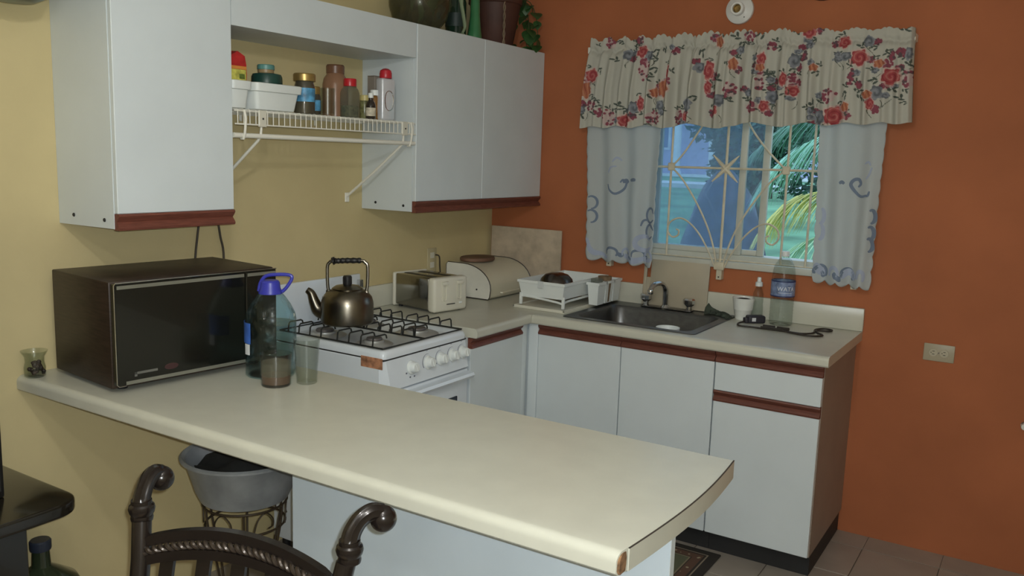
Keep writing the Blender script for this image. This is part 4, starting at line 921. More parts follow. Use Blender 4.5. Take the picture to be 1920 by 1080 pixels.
for k_, mt in enumerate(ML+MOT.split(';')):
    ty, mx_, mz_, rx_, rz_ = mt.split(','); mx_, mz_, rx_, rz_ = map(float, (mx_, mz_, rx_, rz_))
    dx, dz = (X-mx_)/max(rx_, 1e-4), (ZZ-mz_)/max(rz_, 1e-4); rr0 = np.sqrt(dx*dx+dz*dz); an = np.arctan2(dz, dx)
    wob = .10*np.sin(5*an+k_)+.06*np.sin(9*an+2*k_)
    if ty in 'RO':
        msk = rr0 < 1.0+wob
        c0 = np.array(srgb(*((176, 88, 88) if ty == 'R' else (186, 118, 92)))[:3]); c1 = np.array(srgb(*((156, 70, 76) if ty == 'R' else (160, 94, 76)))[:3]); c2 = np.array(srgb(*((192, 122, 116) if ty == 'R' else (198, 140, 108)))[:3])
        sw = .5+.5*np.sin(rr0*9+an*1.0+k_) if ty == 'R' else .5+.5*np.sin(dx*7+1.5*np.sin(dz*2)+k_)
        col = c0*(1-sw[..., None]*.0)+0; col = np.where((sw > .9)[..., None], c1, c0); col = np.where((sw < .12)[..., None], c2, col)
        hal = (rr0 < 1.22+wob) & ~msk; C_[hal] = C_[hal]*.5+np.array(srgb(222, 180, 172)[:3])*.5
        C_[msk] = col[msk]
    elif ty == 'G':
        msk = rr0 < 1.0+wob; sw = .5+.5*np.sin(rr0*6-an+k_)
        col = np.array(srgb(132, 136, 142)[:3])*(1-.35*(sw[..., None] > .75))+.06*(sw[..., None] < .2); C_[msk] = col[msk]
    elif ty == 'L':
        msk = np.zeros_like(rr0, bool)
        for q, (ox_, oz_, rt) in enumerate(((-.5, .1, .6), (.35, .45, -.5), (.45, -.5, .9))):
            ax_, az_ = dx-ox_, dz-oz_; rx2 = ax_*math.cos(rt+k_)+az_*math.sin(rt+k_); rz2 = -ax_*math.sin(rt+k_)+az_*math.cos(rt+k_)
            msk |= (rx2/.62)**2+(rz2/.26)**2 < 1
        C_[msk] = np.array(srgb(88, 96, 88)[:3])
    elif ty == 'P':
        wash = rr0 < 1.0+wob; C_[wash] = C_[wash]*.45+np.array(srgb(204, 170, 170)[:3])*.55
        rs = np.random.RandomState(k_)
        for q in range(20):
            a_, r_ = rs.uniform(0, 2*PI), math.sqrt(rs.uniform(0, 1.1)); s_ = .17
            mm = ((X-mx_-rx_*r_*math.cos(a_))**2+(ZZ-mz_-rz_*r_*math.sin(a_))**2) < (.0062*rs.uniform(.7, 1.15))**2
            C_[mm] = np.array(srgb(*((146, 82, 94) if rs.rand() > .25 else (104, 88, 92)))[:3])
    if ty in 'RGO' and k_ % 2 == 0:                            # thin stalk
        st_ = (np.abs(X-mx_-.018*np.sin((ZZ-mz_)*60+k_)-.01) < .0016) & (ZZ < mz_-rz_) & (ZZ > mz_-rz_-.035); C_[st_] = np.array(srgb(84, 90, 78)[:3])
me = bpy.data.meshes.new('fabric')
idx = np.arange(NU*NV).reshape(NU, NV)
quads = np.stack([idx[:-1, :-1], idx[1:, :-1], idx[1:, 1:], idx[:-1, 1:]], -1).reshape(-1, 4)
me.vertices.add(NU*NV); me.vertices.foreach_set('co', np.stack([X, Y, Z], -1).reshape(-1).astype(np.float32))
me.loops.add(quads.size); me.loops.foreach_set('vertex_index', quads.reshape(-1).astype(np.int32))
me.polygons.add(len(quads)); me.polygons.foreach_set('loop_start', np.arange(0, quads.size, 4, dtype=np.int32))
me.polygons.foreach_set('use_smooth', [True]*len(quads)); me.update(calc_edges=True)
at = me.color_attributes.new('print', 'FLOAT_COLOR', 'POINT')
at.data.foreach_set('color', np.concatenate([C_, np.ones((NU, NV, 1))], -1).reshape(-1).astype(np.float32))
me.materials.append(cloth_mat('floral_print_cotton', attr='print', transl=.12))
va = obj('valance', me, None); tag(va, 'gathered cream cotton valance printed with red roses and grey flowers', 'valance')
s = va.modifiers.new('thick', 'SOLIDIFY'); s.thickness = .0014

# ================================================================== ON THE ORANGE WALL
lh = thing('lamp_holder', 'white porcelain lamp holder without a bulb above the valance', 'lamp holder', (1.298, -.0006, 2.283))
b = nb(); disc_y(b, (0, 0, 0), [(0, 0), (.062, 0), (.0635, .006), (.061, .016), (.05, .022), (.034, .028), (.030, .03), (.029, .052), (.0265, .055), (.0195, .055), (.0185, .05), (.018, .03), (0, .03)], 36)
obj('dish', b, mat('white_porcelain', (222, 222, 216), .18, coat=.4), lh)
b = nb(); disc_y(b, (0, -.0302, 0), [(0, 0), (.0175, 0), (.0175, .018), (.016, .018), (.0155, .002), (.006, .0015), (.005, .006), (0, .006)], 24)
obj('socket', b, mat('dull_brass', (150, 128, 84), .4, .9), lh)
b = nb(); disc_y(b, (.026, -.0225, -.034), [(0, 0), (.0035, 0), (.003, .002), (0, .003)], 10); obj('screw', b, BLKP, lh)
pq = thing('wall_plaque', 'round dark brown plaque high on the orange wall, cut by the frame', 'plaque', (1.655, -.0006, 2.415))
b = nb(); disc_y(b, (0, 0, 0), [(0, 0), (.112, 0), (.116, .005), (.114, .014), (.104, .022), (.096, .018), (.09, .012), (0, .011)], 40)
obj('rim', b, mat('dark_brown_carved_wood', (72, 46, 32), .6, var=.2, vscale=20), pq)
b = nb(); disc_y(b, (0, -.0115, 0), [(0, 0), (.086, 0), (.084, .004), (.03, .008), (0, .009)], 32); obj('face', b, mat('brown_wood_face', (98, 66, 44), .6, var=.2), pq)
ol = thing('wall_socket', 'beige double electrical outlet on the bare orange wall', 'outlet', (2.235, -.0004, .860))
PL = mat('beige_wall_plate', (172, 162, 138), .42, var=.03)
obj('plate', bx(-.058, .058, -.006, 0, -.036, .036, .0028, 2), PL, ol)
for x in (-.0205, .0205):
    b = nb(); disc_y(b, (x, -.0061, 0), [(0, 0), (.0165, 0), (.016, .0022), (0, .0026)], 24); r_ = obj('receptacle', b, mat('ivory_receptacle', (186, 178, 154), .4), ol)
    b = nb()
    for z in (-.0062, .0062): box(b, x-.004, x+.005, -.0094, -.0086, z-.0011, z+.0011)
    box(b, x-.0095, x-.0065, -.0094, -.0086, -.0018, .0018); obj('slot', b, BLKP, r_, smooth=0)
b = nb(); disc_y(b, (0, -.0061, 0), [(0, 0), (.003, 0), (.0028, .0012), (0, .0015)], 10); obj('screw', b, CHROME, ol)
kn = thing('wall_bumper', 'small white round bumper knob on the orange wall at the frame edge', 'bumper', (2.568, -.0005, .615))
b = nb(); disc_y(b, (0, 0, 0), [(0, 0), (.011, 0), (.009, .006), (.006, .012), (.010, .02), (.0135, .027), (.012, .034), (0, .037)], 24); obj('knob', b, MATS['white_porcelain'], kn)
obj('backplate', (lambda b: (disc_y(b, (0, -.0002, 0), [(0, 0), (.016, 0), (.015, .002), (0, .0022)], 20), b)[1])(nb()), CHROME, kn)

# ================================================================== ITEMS ON THE WIRE SHELF
S0 = SZ+.0002
def rbox_open(name, label, cat, x0, x1, y0, y1, h, rotz, grp):
    cx_, cy_ = (x0+x1)/2, (y0+y1)/2
    t = thing(name, label, cat, (cx_, cy_, S0), rotz, grp); hx, hy = (x1-x0)/2, (y1-y0)/2
    b = nb(); pr = [(hx*.80, hy*.80, 0), (hx*.86, hy*.86, .004), (hx*.94, hy*.95, h-.030), (hx*.96, hy*.97, h-.029), (hx*1.02, hy*1.02, h-.028), (hx*1.04, hy*1.04, h-.002), (hx*1.0, hy*1.0, h), (hx*.93, hy*.94, h-.004), (hx*.80, hy*.80, .006)]
    Rg = []
    for ax_, ay_, z in pr:
        ring_ = []
        for cxs, cys, a0 in ((1, 1, 0), (-1, 1, PI/2), (-1, -1, PI), (1, -1, 3*PI/2)):
            for q in range(4):
                a = a0+PI/2*q/3; r = .014; ring_.append(b.verts.new((cxs*(ax_-r)+r*math.cos(a), cys*(ay_-r)+r*math.sin(a), z)))
        Rg.append(ring_)
    for A, B in zip(Rg, Rg[1:]):
        for i in range(16): b.faces.new((A[i], A[(i+1) % 16], B[(i+1) % 16], B[i]))
    b.faces.new(Rg[0][::-1]); b.faces.new(Rg[-1]); obj('tub', b, PLASTICW, t, smooth=40); return t
rbox_open('storage_tub', 'white plastic tub with red packets, half hidden by the wall cabinet', 'tub', .06, .285, -1.972, -1.890, .092, 0, 'white tubs on the wire shelf')
rbox_open('storage_tub', 'white plastic tub with overhanging rim holding the dark lidded jar', 'tub', .055, .288, -1.872, -1.668, .092, 0, 'white tubs on the wire shelf')
def packet(name, label, cat, pts, th, m, loc, rotz):
    t = thing(name, label, cat, loc, rotz)
    b = nb(); n_ = len(pts); A = [b.verts.new((0, p[0], p[1])) for p in pts]; B = [b.verts.new((th, p[0]*.96, p[1]*.985)) for p in pts]
    b.faces.new(A[::-1]); b.faces.new(B)
    for i in range(n_): b.faces.new((A[i], A[(i+1) % n_], B[(i+1) % n_], B[i]))
    obj('wrapper', b, m, t, smooth=20); return t
REDF = mat('red_foil', (176, 44, 44), .35, var=.12, vscale=30, bump=.4, bscale=40)
DRED = mat('dark_red_paper', (140, 48, 44), .45, var=.12, vscale=20, bump=.3, bscale=30)
t = packet('tea_packet', 'red and yellow packet with a green leaf print standing in the tub', 'packet', [(-.036, 0), (.036, 0), (.038, .035), (.036, .066), (.03, .094), (.0, .108), (-.034, .09), (-.037, .045)], .035, REDF, (.225, -1.925, S0+.080), 0)
obj('yellow_panel', bx(.0352, .0362, -.033, .033, .012, .048, .0003, 1), mat('yellow_green_print', (196, 192, 92), .5, var=.2, vscale=45), t, label='yellow green printed panel')
obj('orange_stripe', bx(.0352, .0360, -.034, .034, .049, .059), mat('orange_stripe', (214, 140, 66), .5), t, smooth=0)
obj('green_leaf', bx(.0362, .0368, .004, .026, .018, .034), mat('leaf_print', (96, 116, 48), .6, var=.3, vscale=80), t, smooth=0)
packet('red_packet', 'crumpled red foil packet with pointed corner behind the yellow one', 'packet', [(-.055, 0), (.055, 0), (.062, .06), (.03, .10), (-.002, .145), (-.03, .11), (-.06, .085)], .022, DRED, (.150, -1.925, S0+.030), 0)
packet('red_packet', 'dark red folded packet leaning towards the dark lidded jar', 'packet', [(-.04, 0), (.05, 0), (.050, .055), (.0, .122), (-.016, .118), (-.045, .07)], .02, DRED, (.115, -1.800, S0+.007), 0)
def jar(name, label, cat, loc, prof, m, seg=28, **k):
    t = thing(name, label, cat, loc); obj('shell', lt(prof, seg=seg, **k), m, t); return t
t = jar('lidded_jar', 'squat jar with wide dark green lid sitting in the white tub', 'jar', (.215, -1.762, S0+.0065), [(0, 0), (.042, 0), (.045, .004), (.046, .072), (.044, .086), (0, .086)], mat('orange_brown_jar', (172, 122, 78), .3, var=.1))
obj('lid', lt([(0, .0862), (.051, .0862), (.053, .09), (.052, .112), (.048, .121), (.03, .1245), (0, .125)], seg=36), mat('dark_green_lid', (30, 66, 58), .35), t)
t = jar('stacked_jar', 'small jar with teal lid standing on the dark green lid', 'jar', (.205, -1.757, S0+.1319), [(0, 0), (.0265, 0), (.0275, .003), (.027, .012), (0, .012)], mat('tan_jar', (150, 128, 92), .4))
obj('lid', lt([(0, .0122), (.0295, .0122), (.0295, .026), (.027, .029), (0, .029)], seg=28), mat('teal_lid', (92, 142, 134), .4, var=.06), t)
t = jar('coffee_jar', 'jar with gold lid and blue label beside the white tub', 'jar', (.24, -1.609, S0), [(0, 0), (.034, 0), (.037, .004), (.0375, .095), (.033, .110), (.032, .117), (0, .117)], mat('dark_coffee_glass', (74, 70, 58), .12, var=.15, coat=.3))
obj('label', lt([(.0377, .044), (.0381, .044), (.0381, .092), (.0377, .092)], seg=36), mat('blue_print_label', (86, 152, 200), .45, var=.45, vscale=22), t)
obj('lid', lt([(0, .1172), (.039, .1172), (.0395, .12), (.0395, .140), (.037, .144), (0, .144)], seg=36), mat('gold_lid', (176, 150, 92), .35, .7, var=.08), t)
t = jar('small_coffee_jar', 'smaller gold lidded jar standing behind the blue labelled jar', 'jar', (.155, -1.478, S0), [(0, 0), (.024, 0), (.026, .003), (.026, .07), (.022, .082), (0, .082)], MATS['dark_coffee_glass'])
obj('label', lt([(.0262, .02), (.0265, .02), (.0265, .06), (.0262, .06)], seg=28), MATS['blue_print_label'], t)
obj('lid', lt([(0, .0822), (.0235, .0822), (.0235, .108), (.021, .111), (0, .111)], seg=28), MATS['gold_lid'], t)
tumbler('clear_tumbler', 'straight clear glass tumbler on the wire shelf', 'glass', (.25, -1.502, S0), .0265, .0275, .102)
t = jar('plastic_jar', 'tall pinkish brown plastic jar with brown lid at the back of the shelf', 'jar', (.085, -1.290, S0), [(0, 0), (.048, 0), (.051, .004), (.051, .135), (.046, .158), (.036, .172), (.034, .178), (0, .178)], mat('pinkish_brown_plastic', (150, 112, 86), .25, var=.08))
obj('lid', lt([(0, .1782), (.036, .1782), (.0365, .206), (.033, .212), (0, .213)], seg=32), mat('brown_lid', (118, 84, 62), .35), t)
t = thing('spice_bottle', 'square clear spice bottle with red cap and green contents', 'bottle', (.245, -1.377, S0))
obj('shell', lt([(0, 0), (.028, 0), (.031, .004), (.031, .092), (.026, .108), (.021, .114), (.021, .118), (0, .118)], seg=32, power=4), glass('grey_plastic', (.74, .74, .68), haze=.25, hazecol=(.45, .45, .38)), t)
obj('spice', lt([(0, .004), (.027, .004), (.0275, .045), (0, .048)], seg=24, power=4), mat('dull_green_spice', (104, 108, 80), .9, var=.3, vscale=90), t)
obj('cap', lt([(0, .1182), (.0245, .1182), (.025, .121), (.025, .144), (.0235, .147), (0, .147)], seg=28), mat('red_cap', (186, 34, 44), .3, var=.04), t)
t = jar('seasoning_jar', 'small jar with pale yellow cap and dull green contents', 'jar', (.22, -1.266, S0), [(0, 0), (.018, 0), (.0195, .003), (.0195, .062), (.0165, .072), (0, .072)], mat('olive_seasoning', (112, 112, 74), .25, var=.25, vscale=60))
obj('cap', lt([(0, .0722), (.0195, .0722), (.0195, .092), (.018, .094), (0, .094)], seg=24), mat('pale_yellow_cap', (198, 184, 120), .4), t)
t = jar('extract_bottle', 'little dark bottle with white label and pale cap', 'bottle', (.262, -1.277, S0), [(0, 0), (.018, 0), (.0195, .003), (.0195, .052), (.015, .066), (.009, .074), (.0085, .082), (0, .082)], mat('dark_bottle_glass', (46, 40, 34), .1, coat=.4))
obj('label', lt([(.0197, .012), (.02, .012), (.02, .044), (.0197, .044)], seg=28), mat('off_white_label', (200, 192, 170), .6, var=.15, vscale=70), t)
obj('cap', lt([(0, .0822), (.0105, .0822), (.0105, .099), (.009, .101), (0, .101)], seg=20), PLASTICW, t)
t = jar('vanilla_bottle', 'brown bottle with white cap behind the little dark bottle', 'bottle', (.205, -1.190, S0), [(0, 0), (.018, 0), (.0195, .003), (.0195, .088), (.017, .094), (.012, .098), (0, .098)], mat('amber_bottle', (132, 92, 40), .15, coat=.4))
obj('cap', lt([(0, .0982), (.0185, .0982), (.0185, .118), (.017, .12), (0, .12)], seg=24), PLASTICW, t)
t = thing('metal_flask', 'shiny silver flat tin with red flip cap at the shelf end', 'tin', (.235, -1.158, S0), math.radians(-8))
obj('body', bx(-.022, .022, -.036, .036, 0, .168, .010, 3), mat('silver_foil', (216, 219, 224), .3, .25, var=.06, bump=.25, bscale=30), t)
b = nb(); tube(b, spline([(.0226, .0, .118), (.0226, .016, .108), (.0226, .022, .08), (.0226, .016, .05), (.0226, .0, .04), (.0226, -.016, .05), (.0226, -.022, .08), (.0226, -.016, .108)], 6, True), .0018, 6, closed=True); obj('embossed_ridge', b, CHROME, t)
cp_ = obj('cap', lt([(0, .1682), (.024, .1682), (.025, .171), (.025, .186), (.022, .199), (.012, .206), (0, .208)], seg=28), mat('red_flip_cap', (190, 40, 52), .35), t)
obj('flip_tab', bx(-.006, .006, .018, .030, .187, .193, .002, 1), MATS['red_flip_cap'], cp_)
t = thing('spice_card', 'small grey brown carton standing behind the silver tin', 'carton', (.13, -1.108, S0))
obj('carton', bx(-.02, .02, -.02, .02, 0, .182, .002, 1), mat('grey_brown_card', (142, 132, 120), .6), t); obj('lid_flap', bx(-.02, .02, -.0205, .0205, .1822, .185, .0008, 1), MATS['grey_brown_card'], t)

# ================================================================== ON TOP OF THE WALL CABINETS
T0 = UT+.0005
bw = thing('glass_bowl', 'large smoky glass bowl with dried leaves on top of the wall cabinet', 'bowl', (.155, -.845, T0))
obj('glass', lt([(0, 0), (.06, 0), (.085, .01), (.118, .05), (.133, .10), (.135, .15), (.12, .20), (.117, .2), (.131, .15), (.129, .10), (.114, .053), (.08, .014), (0, .006)], seg=36), glass('smoky_glass', (.70, .70, .58), haze=.12, hazecol=(.35, .36, .26)), bw)
LD = mat('dried_leaf_brown', (104, 84, 64), .7, var=.3, vscale=20); LG = mat('grey_green_leaf', (112, 128, 92), .6, var=.2, vscale=20); LGR = mat('ivy_green_leaf', (50, 84, 42), .45, var=.25, vscale=25)
def leaf_bm(L, W, fold=.25, droop=.3, n=6):
    b = nb(); prev = None
    for i in range(n+1):
        t_ = i/n; w_ = W*math.sin(PI*(t_**.8))*.5+.0005; z = -droop*L*t_*t_
        cur = [b.verts.new((L*t_, -w_, z+w_*fold)), b.verts.new((L*t_, 0, z)), b.verts.new((L*t_, w_, z+w_*fold))]
        if prev:
            for q in range(2): b.faces.new((prev[q], prev[q+1], cur[q+1], cur[q]))
        prev = cur
    ex = bmesh.ops.extrude_face_region(b, geom=b.faces[:]); bmesh.ops.translate(b, verts=[e for e in ex['geom'] if isinstance(e, bmesh.types.BMVert)], vec=(0, 0, .0008)); return b
def put_leaf(me_, parent, p, yaw, pitch, s=1, roll=0, m=None, bmk=None):
    o = obj('leaf', me_, None, parent); o.matrix_local = Matrix.Translation(p) @ Matrix.Rotation(yaw, 4, 'Z') @ Matrix.Rotation(pitch, 4, 'Y') @ Matrix.Rotation(roll, 4, 'X') @ Matrix.Scale(s, 4); return o
R = random.Random(5); l1 = obj('leaf', leaf_bm(.16, .05), LD, bw); l2 = obj('leaf', leaf_bm(.15, .055), LG, bw)
l1.matrix_local = Matrix.Translation((0, 0, .02)) @ Matrix.Rotation(1, 4, 'Z') @ Matrix.Rotation(-1.0, 4, 'Y'); l2.matrix_local = Matrix.Translation((.02, -.03, .03)) @ Matrix.Rotation(-1.2, 4, 'Z') @ Matrix.Rotation(-1.15, 4, 'Y')
for i in range(16): put_leaf((l1.data if i % 3 else l2.data), bw, (R.uniform(-.05, .05), R.uniform(-.06, .06), .02+R.uniform(0, .05)), R.uniform(0, 6.28), R.uniform(-1.5, -.7), R.uniform(.6, 1.0))
bt = thing('green_bottle', 'dark green glass bottle on top of the wall cabinet', 'bottle', (.13, -.545, T0))
obj('glass', lt([(0, 0), (.045, 0), (.048, .005), (.048, .17), (.04, .20), (.018, .24), (.015, .32), (.017, .33), (0, .33)], seg=32), mat('dark_green_glass', (26, 48, 36), .08, coat=.5, var=.1), bt)
obj('paper_band', lt([(.0485, .06), (.0488, .06), (.0488, .12), (.0485, .12)], seg=32), mat('dark_bottle_band', (34, 52, 48), .5), bt)
bt = thing('green_bottle', 'brighter green slender bottle flared towards its base', 'bottle', (.20, -.490, T0))
obj('glass', lt([(0, 0), (.036, 0), (.037, .006), (.030, .05), (.0235, .11), (.021, .2), (.016, .28), (.018, .29), (0, .29)], seg=28), mat('bright_green_glass', (60, 122, 78), .12, coat=.4, var=.1), bt)
obj('base_ring', lt([(.0365, .002), (.0385, .003), (.0385, .007), (.0365, .008)], seg=28), MATS['bright_green_glass'], bt)
bt = thing('swan_ornament', 'thin pale green curved ornament between bowl and bottles', 'ornament', (.225, -.622, T0))
b = nb(); tube(b, spline([(0, 0, .02), (.004, .012, .05), (0, .004, .10), (-.005, -.008, .16), (-.005, -.006, .24)], 6), [.006]*6+[.0085]*12+[.011]*7, 10); obj('stem', b, mat('pale_green_glass', (132, 148, 118), .2), bt)
obj('foot', lt([(0, 0), (.026, 0), (.022, .006), (.007, .02), (0, .021)], seg=20), MATS['pale_green_glass'], bt)
pt = thing('potted_ivy', 'ivy in a dark brown pot on the cabinet by the corner', 'potted plant', (.155, -.255, T0))
PBN = mat('dark_brown_pot', (74, 44, 34), .6, var=.15, bump=.2, bscale=25)
obj('pot', lt([(0, 0), (.085, 0), (.09, .006), (.125, .20), (.132, .205), (.132, .235), (.124, .235), (.115, .2), (0, .195)], seg=36), PBN, pt)
vl = None
R = random.Random(8)
for (vx, vy, vz0, n_) in ((.10, .15, .27, 13), (.125, .19, .24, 12), (.06, .2, .22, 10), (-.02, .19, .25, 8)):
    P = spline([(vx*.3, vy*.3, .21), (vx*.8, vy*.75, vz0), (vx*1.02, vy*.98, .15), (vx*1.05, vy*1.0, .03)], 6)
    obj('vine', tb(P, .0022, 6), mat('vine_stem', (70, 76, 44), .7), pt)
    for i in range(n_):
        q = P[min(len(P)-1, int(i*len(P)/n_)+1)]
        if vl is None: o = obj('leaf', leaf_bm(.062, .055, .15, .25), LGR, pt); vl = o.data
        else: o = obj('leaf', vl, None, pt)
        o.matrix_local = Matrix.Translation(q) @ Matrix.Rotation(R.uniform(-2.2, .6), 4, 'Z') @ Matrix.Rotation(R.uniform(.3, 1.3), 4, 'Y') @ Matrix.Scale(R.uniform(.7, 1.15), 4)
ch = thing('hanger_chain', 'twisted pale chain hanging down in front of the brown pot', 'chain', (.255, -.325, T0+.001))
b = nb()
for s in (0, PI): tube(b, [(.004*math.cos(i*.55+s), .004*math.sin(i*.55+s), .004+.0072*i) for i in range(58)], .0032, 6)
obj('twist', b, mat('pale_twisted_metal', (176, 160, 138), .3, .7), ch)
obj('end_ring', tb([(.006*math.cos(i), .0, .006+.006*math.sin(i)) for i in [2*PI*k/12 for k in range(12)]], .002, 6, closed=True), MATS['pale_twisted_metal'], ch)

# hanging planter near the yellow wall (only its bottom shows)
hp_ = thing('hanging_planter', 'teal and brown hanging planter whose base shows at the top corner', 'planter', (.16, -2.590, 1.975))
obj('pot', lt([(0, 0), (.05, .002), (.085, .02), (.11, .07), (.118, .13), (.112, .13), (.10, .06), (0, .05)], seg=32), mat('teal_brown_glaze', (70, 92, 88), .3, var=.4, vscale=10), hp_)
for a in (0, 2.1, 4.2): obj('cord', tb([(.115*math.cos(a), .115*math.sin(a), .125), (0, 0, .574)], .002, 6), mat('dark_cord', (58, 50, 38), .6), hp_)
R = random.Random(12); hl = None
for i in range(30):
    a = R.uniform(0, 6.28); q = (.07*math.cos(a), .07*math.sin(a), .12+R.uniform(0, .03))
    if hl is None: o = obj('leaf', leaf_bm(.13, .045, .2, .5), LGR, hp_); hl = o.data
    else: o = obj('leaf', hl, None, hp_)
    o.matrix_local = Matrix.Translation(q) @ Matrix.Rotation(a, 4, 'Z') @ Matrix.Rotation(R.uniform(-1.2, -.1), 4, 'Y') @ Matrix.Scale(R.uniform(.6, 1.0), 4)

# ================================================================== UNDER THE COUNTER
wsd = thing('plant_stand', 'dark wire plant stand under the counter carrying the metal basin', 'plant stand', (.515, -2.140, 0))
WR = mat('rusty_dark_wire', (62, 50, 34), .6, .3, var=.2)
BZ = .512
for z, r in ((BZ-.004, .128), (BZ-.075, .122), (.12, .10)): obj('ring', tb([(r*math.cos(2*PI*i/36), r*math.sin(2*PI*i/36), z) for i in range(36)], .0036, 6, closed=True), WR, wsd)
for i in range(6):
    a = 2*PI*i/6+.3; c_, s_ = math.cos(a), math.sin(a)
    obj('leg', tb(spline([(.130*c_, .130*s_, BZ-.004), (.122*c_, .122*s_, BZ-.075), (.085*c_, .085*s_, .24), (.10*c_, .10*s_, .12), (.135*c_, .135*s_, .0035)], 6), .0036, 6), WR, wsd)
    a2 = a+PI/6
    def pp_(dt, z, r=.126): return (r*math.cos(a2+dt), r*math.sin(a2+dt), z)
    obj('curl', tb(spline([pp_(-.3, BZ-.075), pp_(-.2, BZ-.03), pp_(0, BZ-.008), pp_(.2, BZ-.03), pp_(.22, BZ-.055), pp_(.08, BZ-.06)], 5), .0024, 6), WR, wsd)
bs = thing('metal_basin', 'dull galvanised metal basin under the peninsula counter', 'basin', (.515, -2.140, BZ), math.radians(32+90))
GV = mat('galvanised_metal', (158, 162, 164), .5, .35, var=.14, vscale=9)
obj('tub', lt([(0, 0), (.11, 0), (.135, .012), (.150, .045), (.178, .142), (.186, .150), (.192, .146), (.193, .152), (.186, .157), (.176, .150), (.147, .046), (.13, .016), (0, .006)], seg=48), GV, bs)
for s in (-1,): obj('handle', tb(spline([(-.05, s*.187, .135), (-.045, s*.205, .15), (0, s*.215, .155), (.045, s*.205, .15), (.05, s*.187, .135)], 5), .0045, 8), GV, bs)
b = nb(); R = random.Random(4)
n_ = 18
def cz(x, y): return .10+.062*math.exp(-((x-.02)**2+(y+.01)**2)/.010)+.014*math.sin(38*x+9*y)+.012*math.sin(44*y-17*x)
G = [[b.verts.new((q[0], q[1], cz(*q))) for q in [((.012+.138*j/n_)*math.cos(2*PI*i/30), (.012+.138*j/n_)*math.sin(2*PI*i/30)) for j in range(n_+1)]] for i in range(30)]
for i in range(30):
    for j in range(n_): b.faces.new((G[i][j], G[(i+1) % 30][j], G[(i+1) % 30][j+1], G[i][j+1]))
b.faces.new([g_[0] for g_ in G])
tag(obj('dark_cloth', b, mat('black_rag', (34, 34, 32), .95, var=.25, bump=.4, bscale=70), loc=(.515, -2.140, BZ), smooth=60), 'black rag heaped inside the metal basin', 'cloth')

# ================================================================== DARK FURNITURE AT THE SIDE
bf = thing('black_cabinet', 'glossy black low cabinet with rounded top against the yellow wall', 'cabinet')
BL = mat('black_gloss_wood', (30, 26, 20), .16, var=.2, vscale=5, coat=.3)
poly = [(.004, -4.2), (.004, -2.612)]
for q in range(9): a = PI/2*(1-q/8); poly.append((.355+.075*math.cos(a), -2.612-.075+.075*math.sin(a)))
poly.append((.43, -4.2))
b = nb(); prism(b, poly, 'z', .612, .650); bmesh.ops.bevel(b, geom=[e for e in b.edges if abs(e.verts[0].co.z-e.verts[1].co.z) < 1e-5], offset=.009, segments=3, affect='EDGES', profile=.5); obj('top', b, BL, bf)
obj('body', bx(.01, .375, -4.18, -2.745, .001, .6115, .003, 1), BL, bf)
sp_ = thing('loudspeaker', 'tall black loudspeaker box standing on the black cabinet', 'loudspeaker', (.02, -3.0, .6505))
obj('case', bx(0, .24, 0, .262, 0, .80, .006, 2), mat('black_speaker_case', (28, 26, 24), .5), sp_)
obj('grille_cloth', bx(.2405, .25, .012, .25, .02, .78, .003, 1), mat('black_speaker_cloth', (24, 24, 24), .9), sp_)
dj = thing('green_demijohn', 'big green glass demijohn on the floor beside the black cabinet', 'bottle', (.205, -2.622, .0))
obj('glass', lt([(0, 0.0005), (.105, .0005), (.114, .01), (.116, .26), (.112, .305), (.092, .345), (.05, .375), (.026, .39), (.023, .44), (0, .44)], seg=40), mat('dark_green_demijohn', (44, 52, 36), .16, coat=.4, var=.15), dj)
obj('cap', lt([(0, .4402), (.028, .4402), (.029, .444), (.029, .466), (.026, .47), (0, .47)], seg=24), mat('dark_blue_cap', (46, 52, 66), .45), dj)

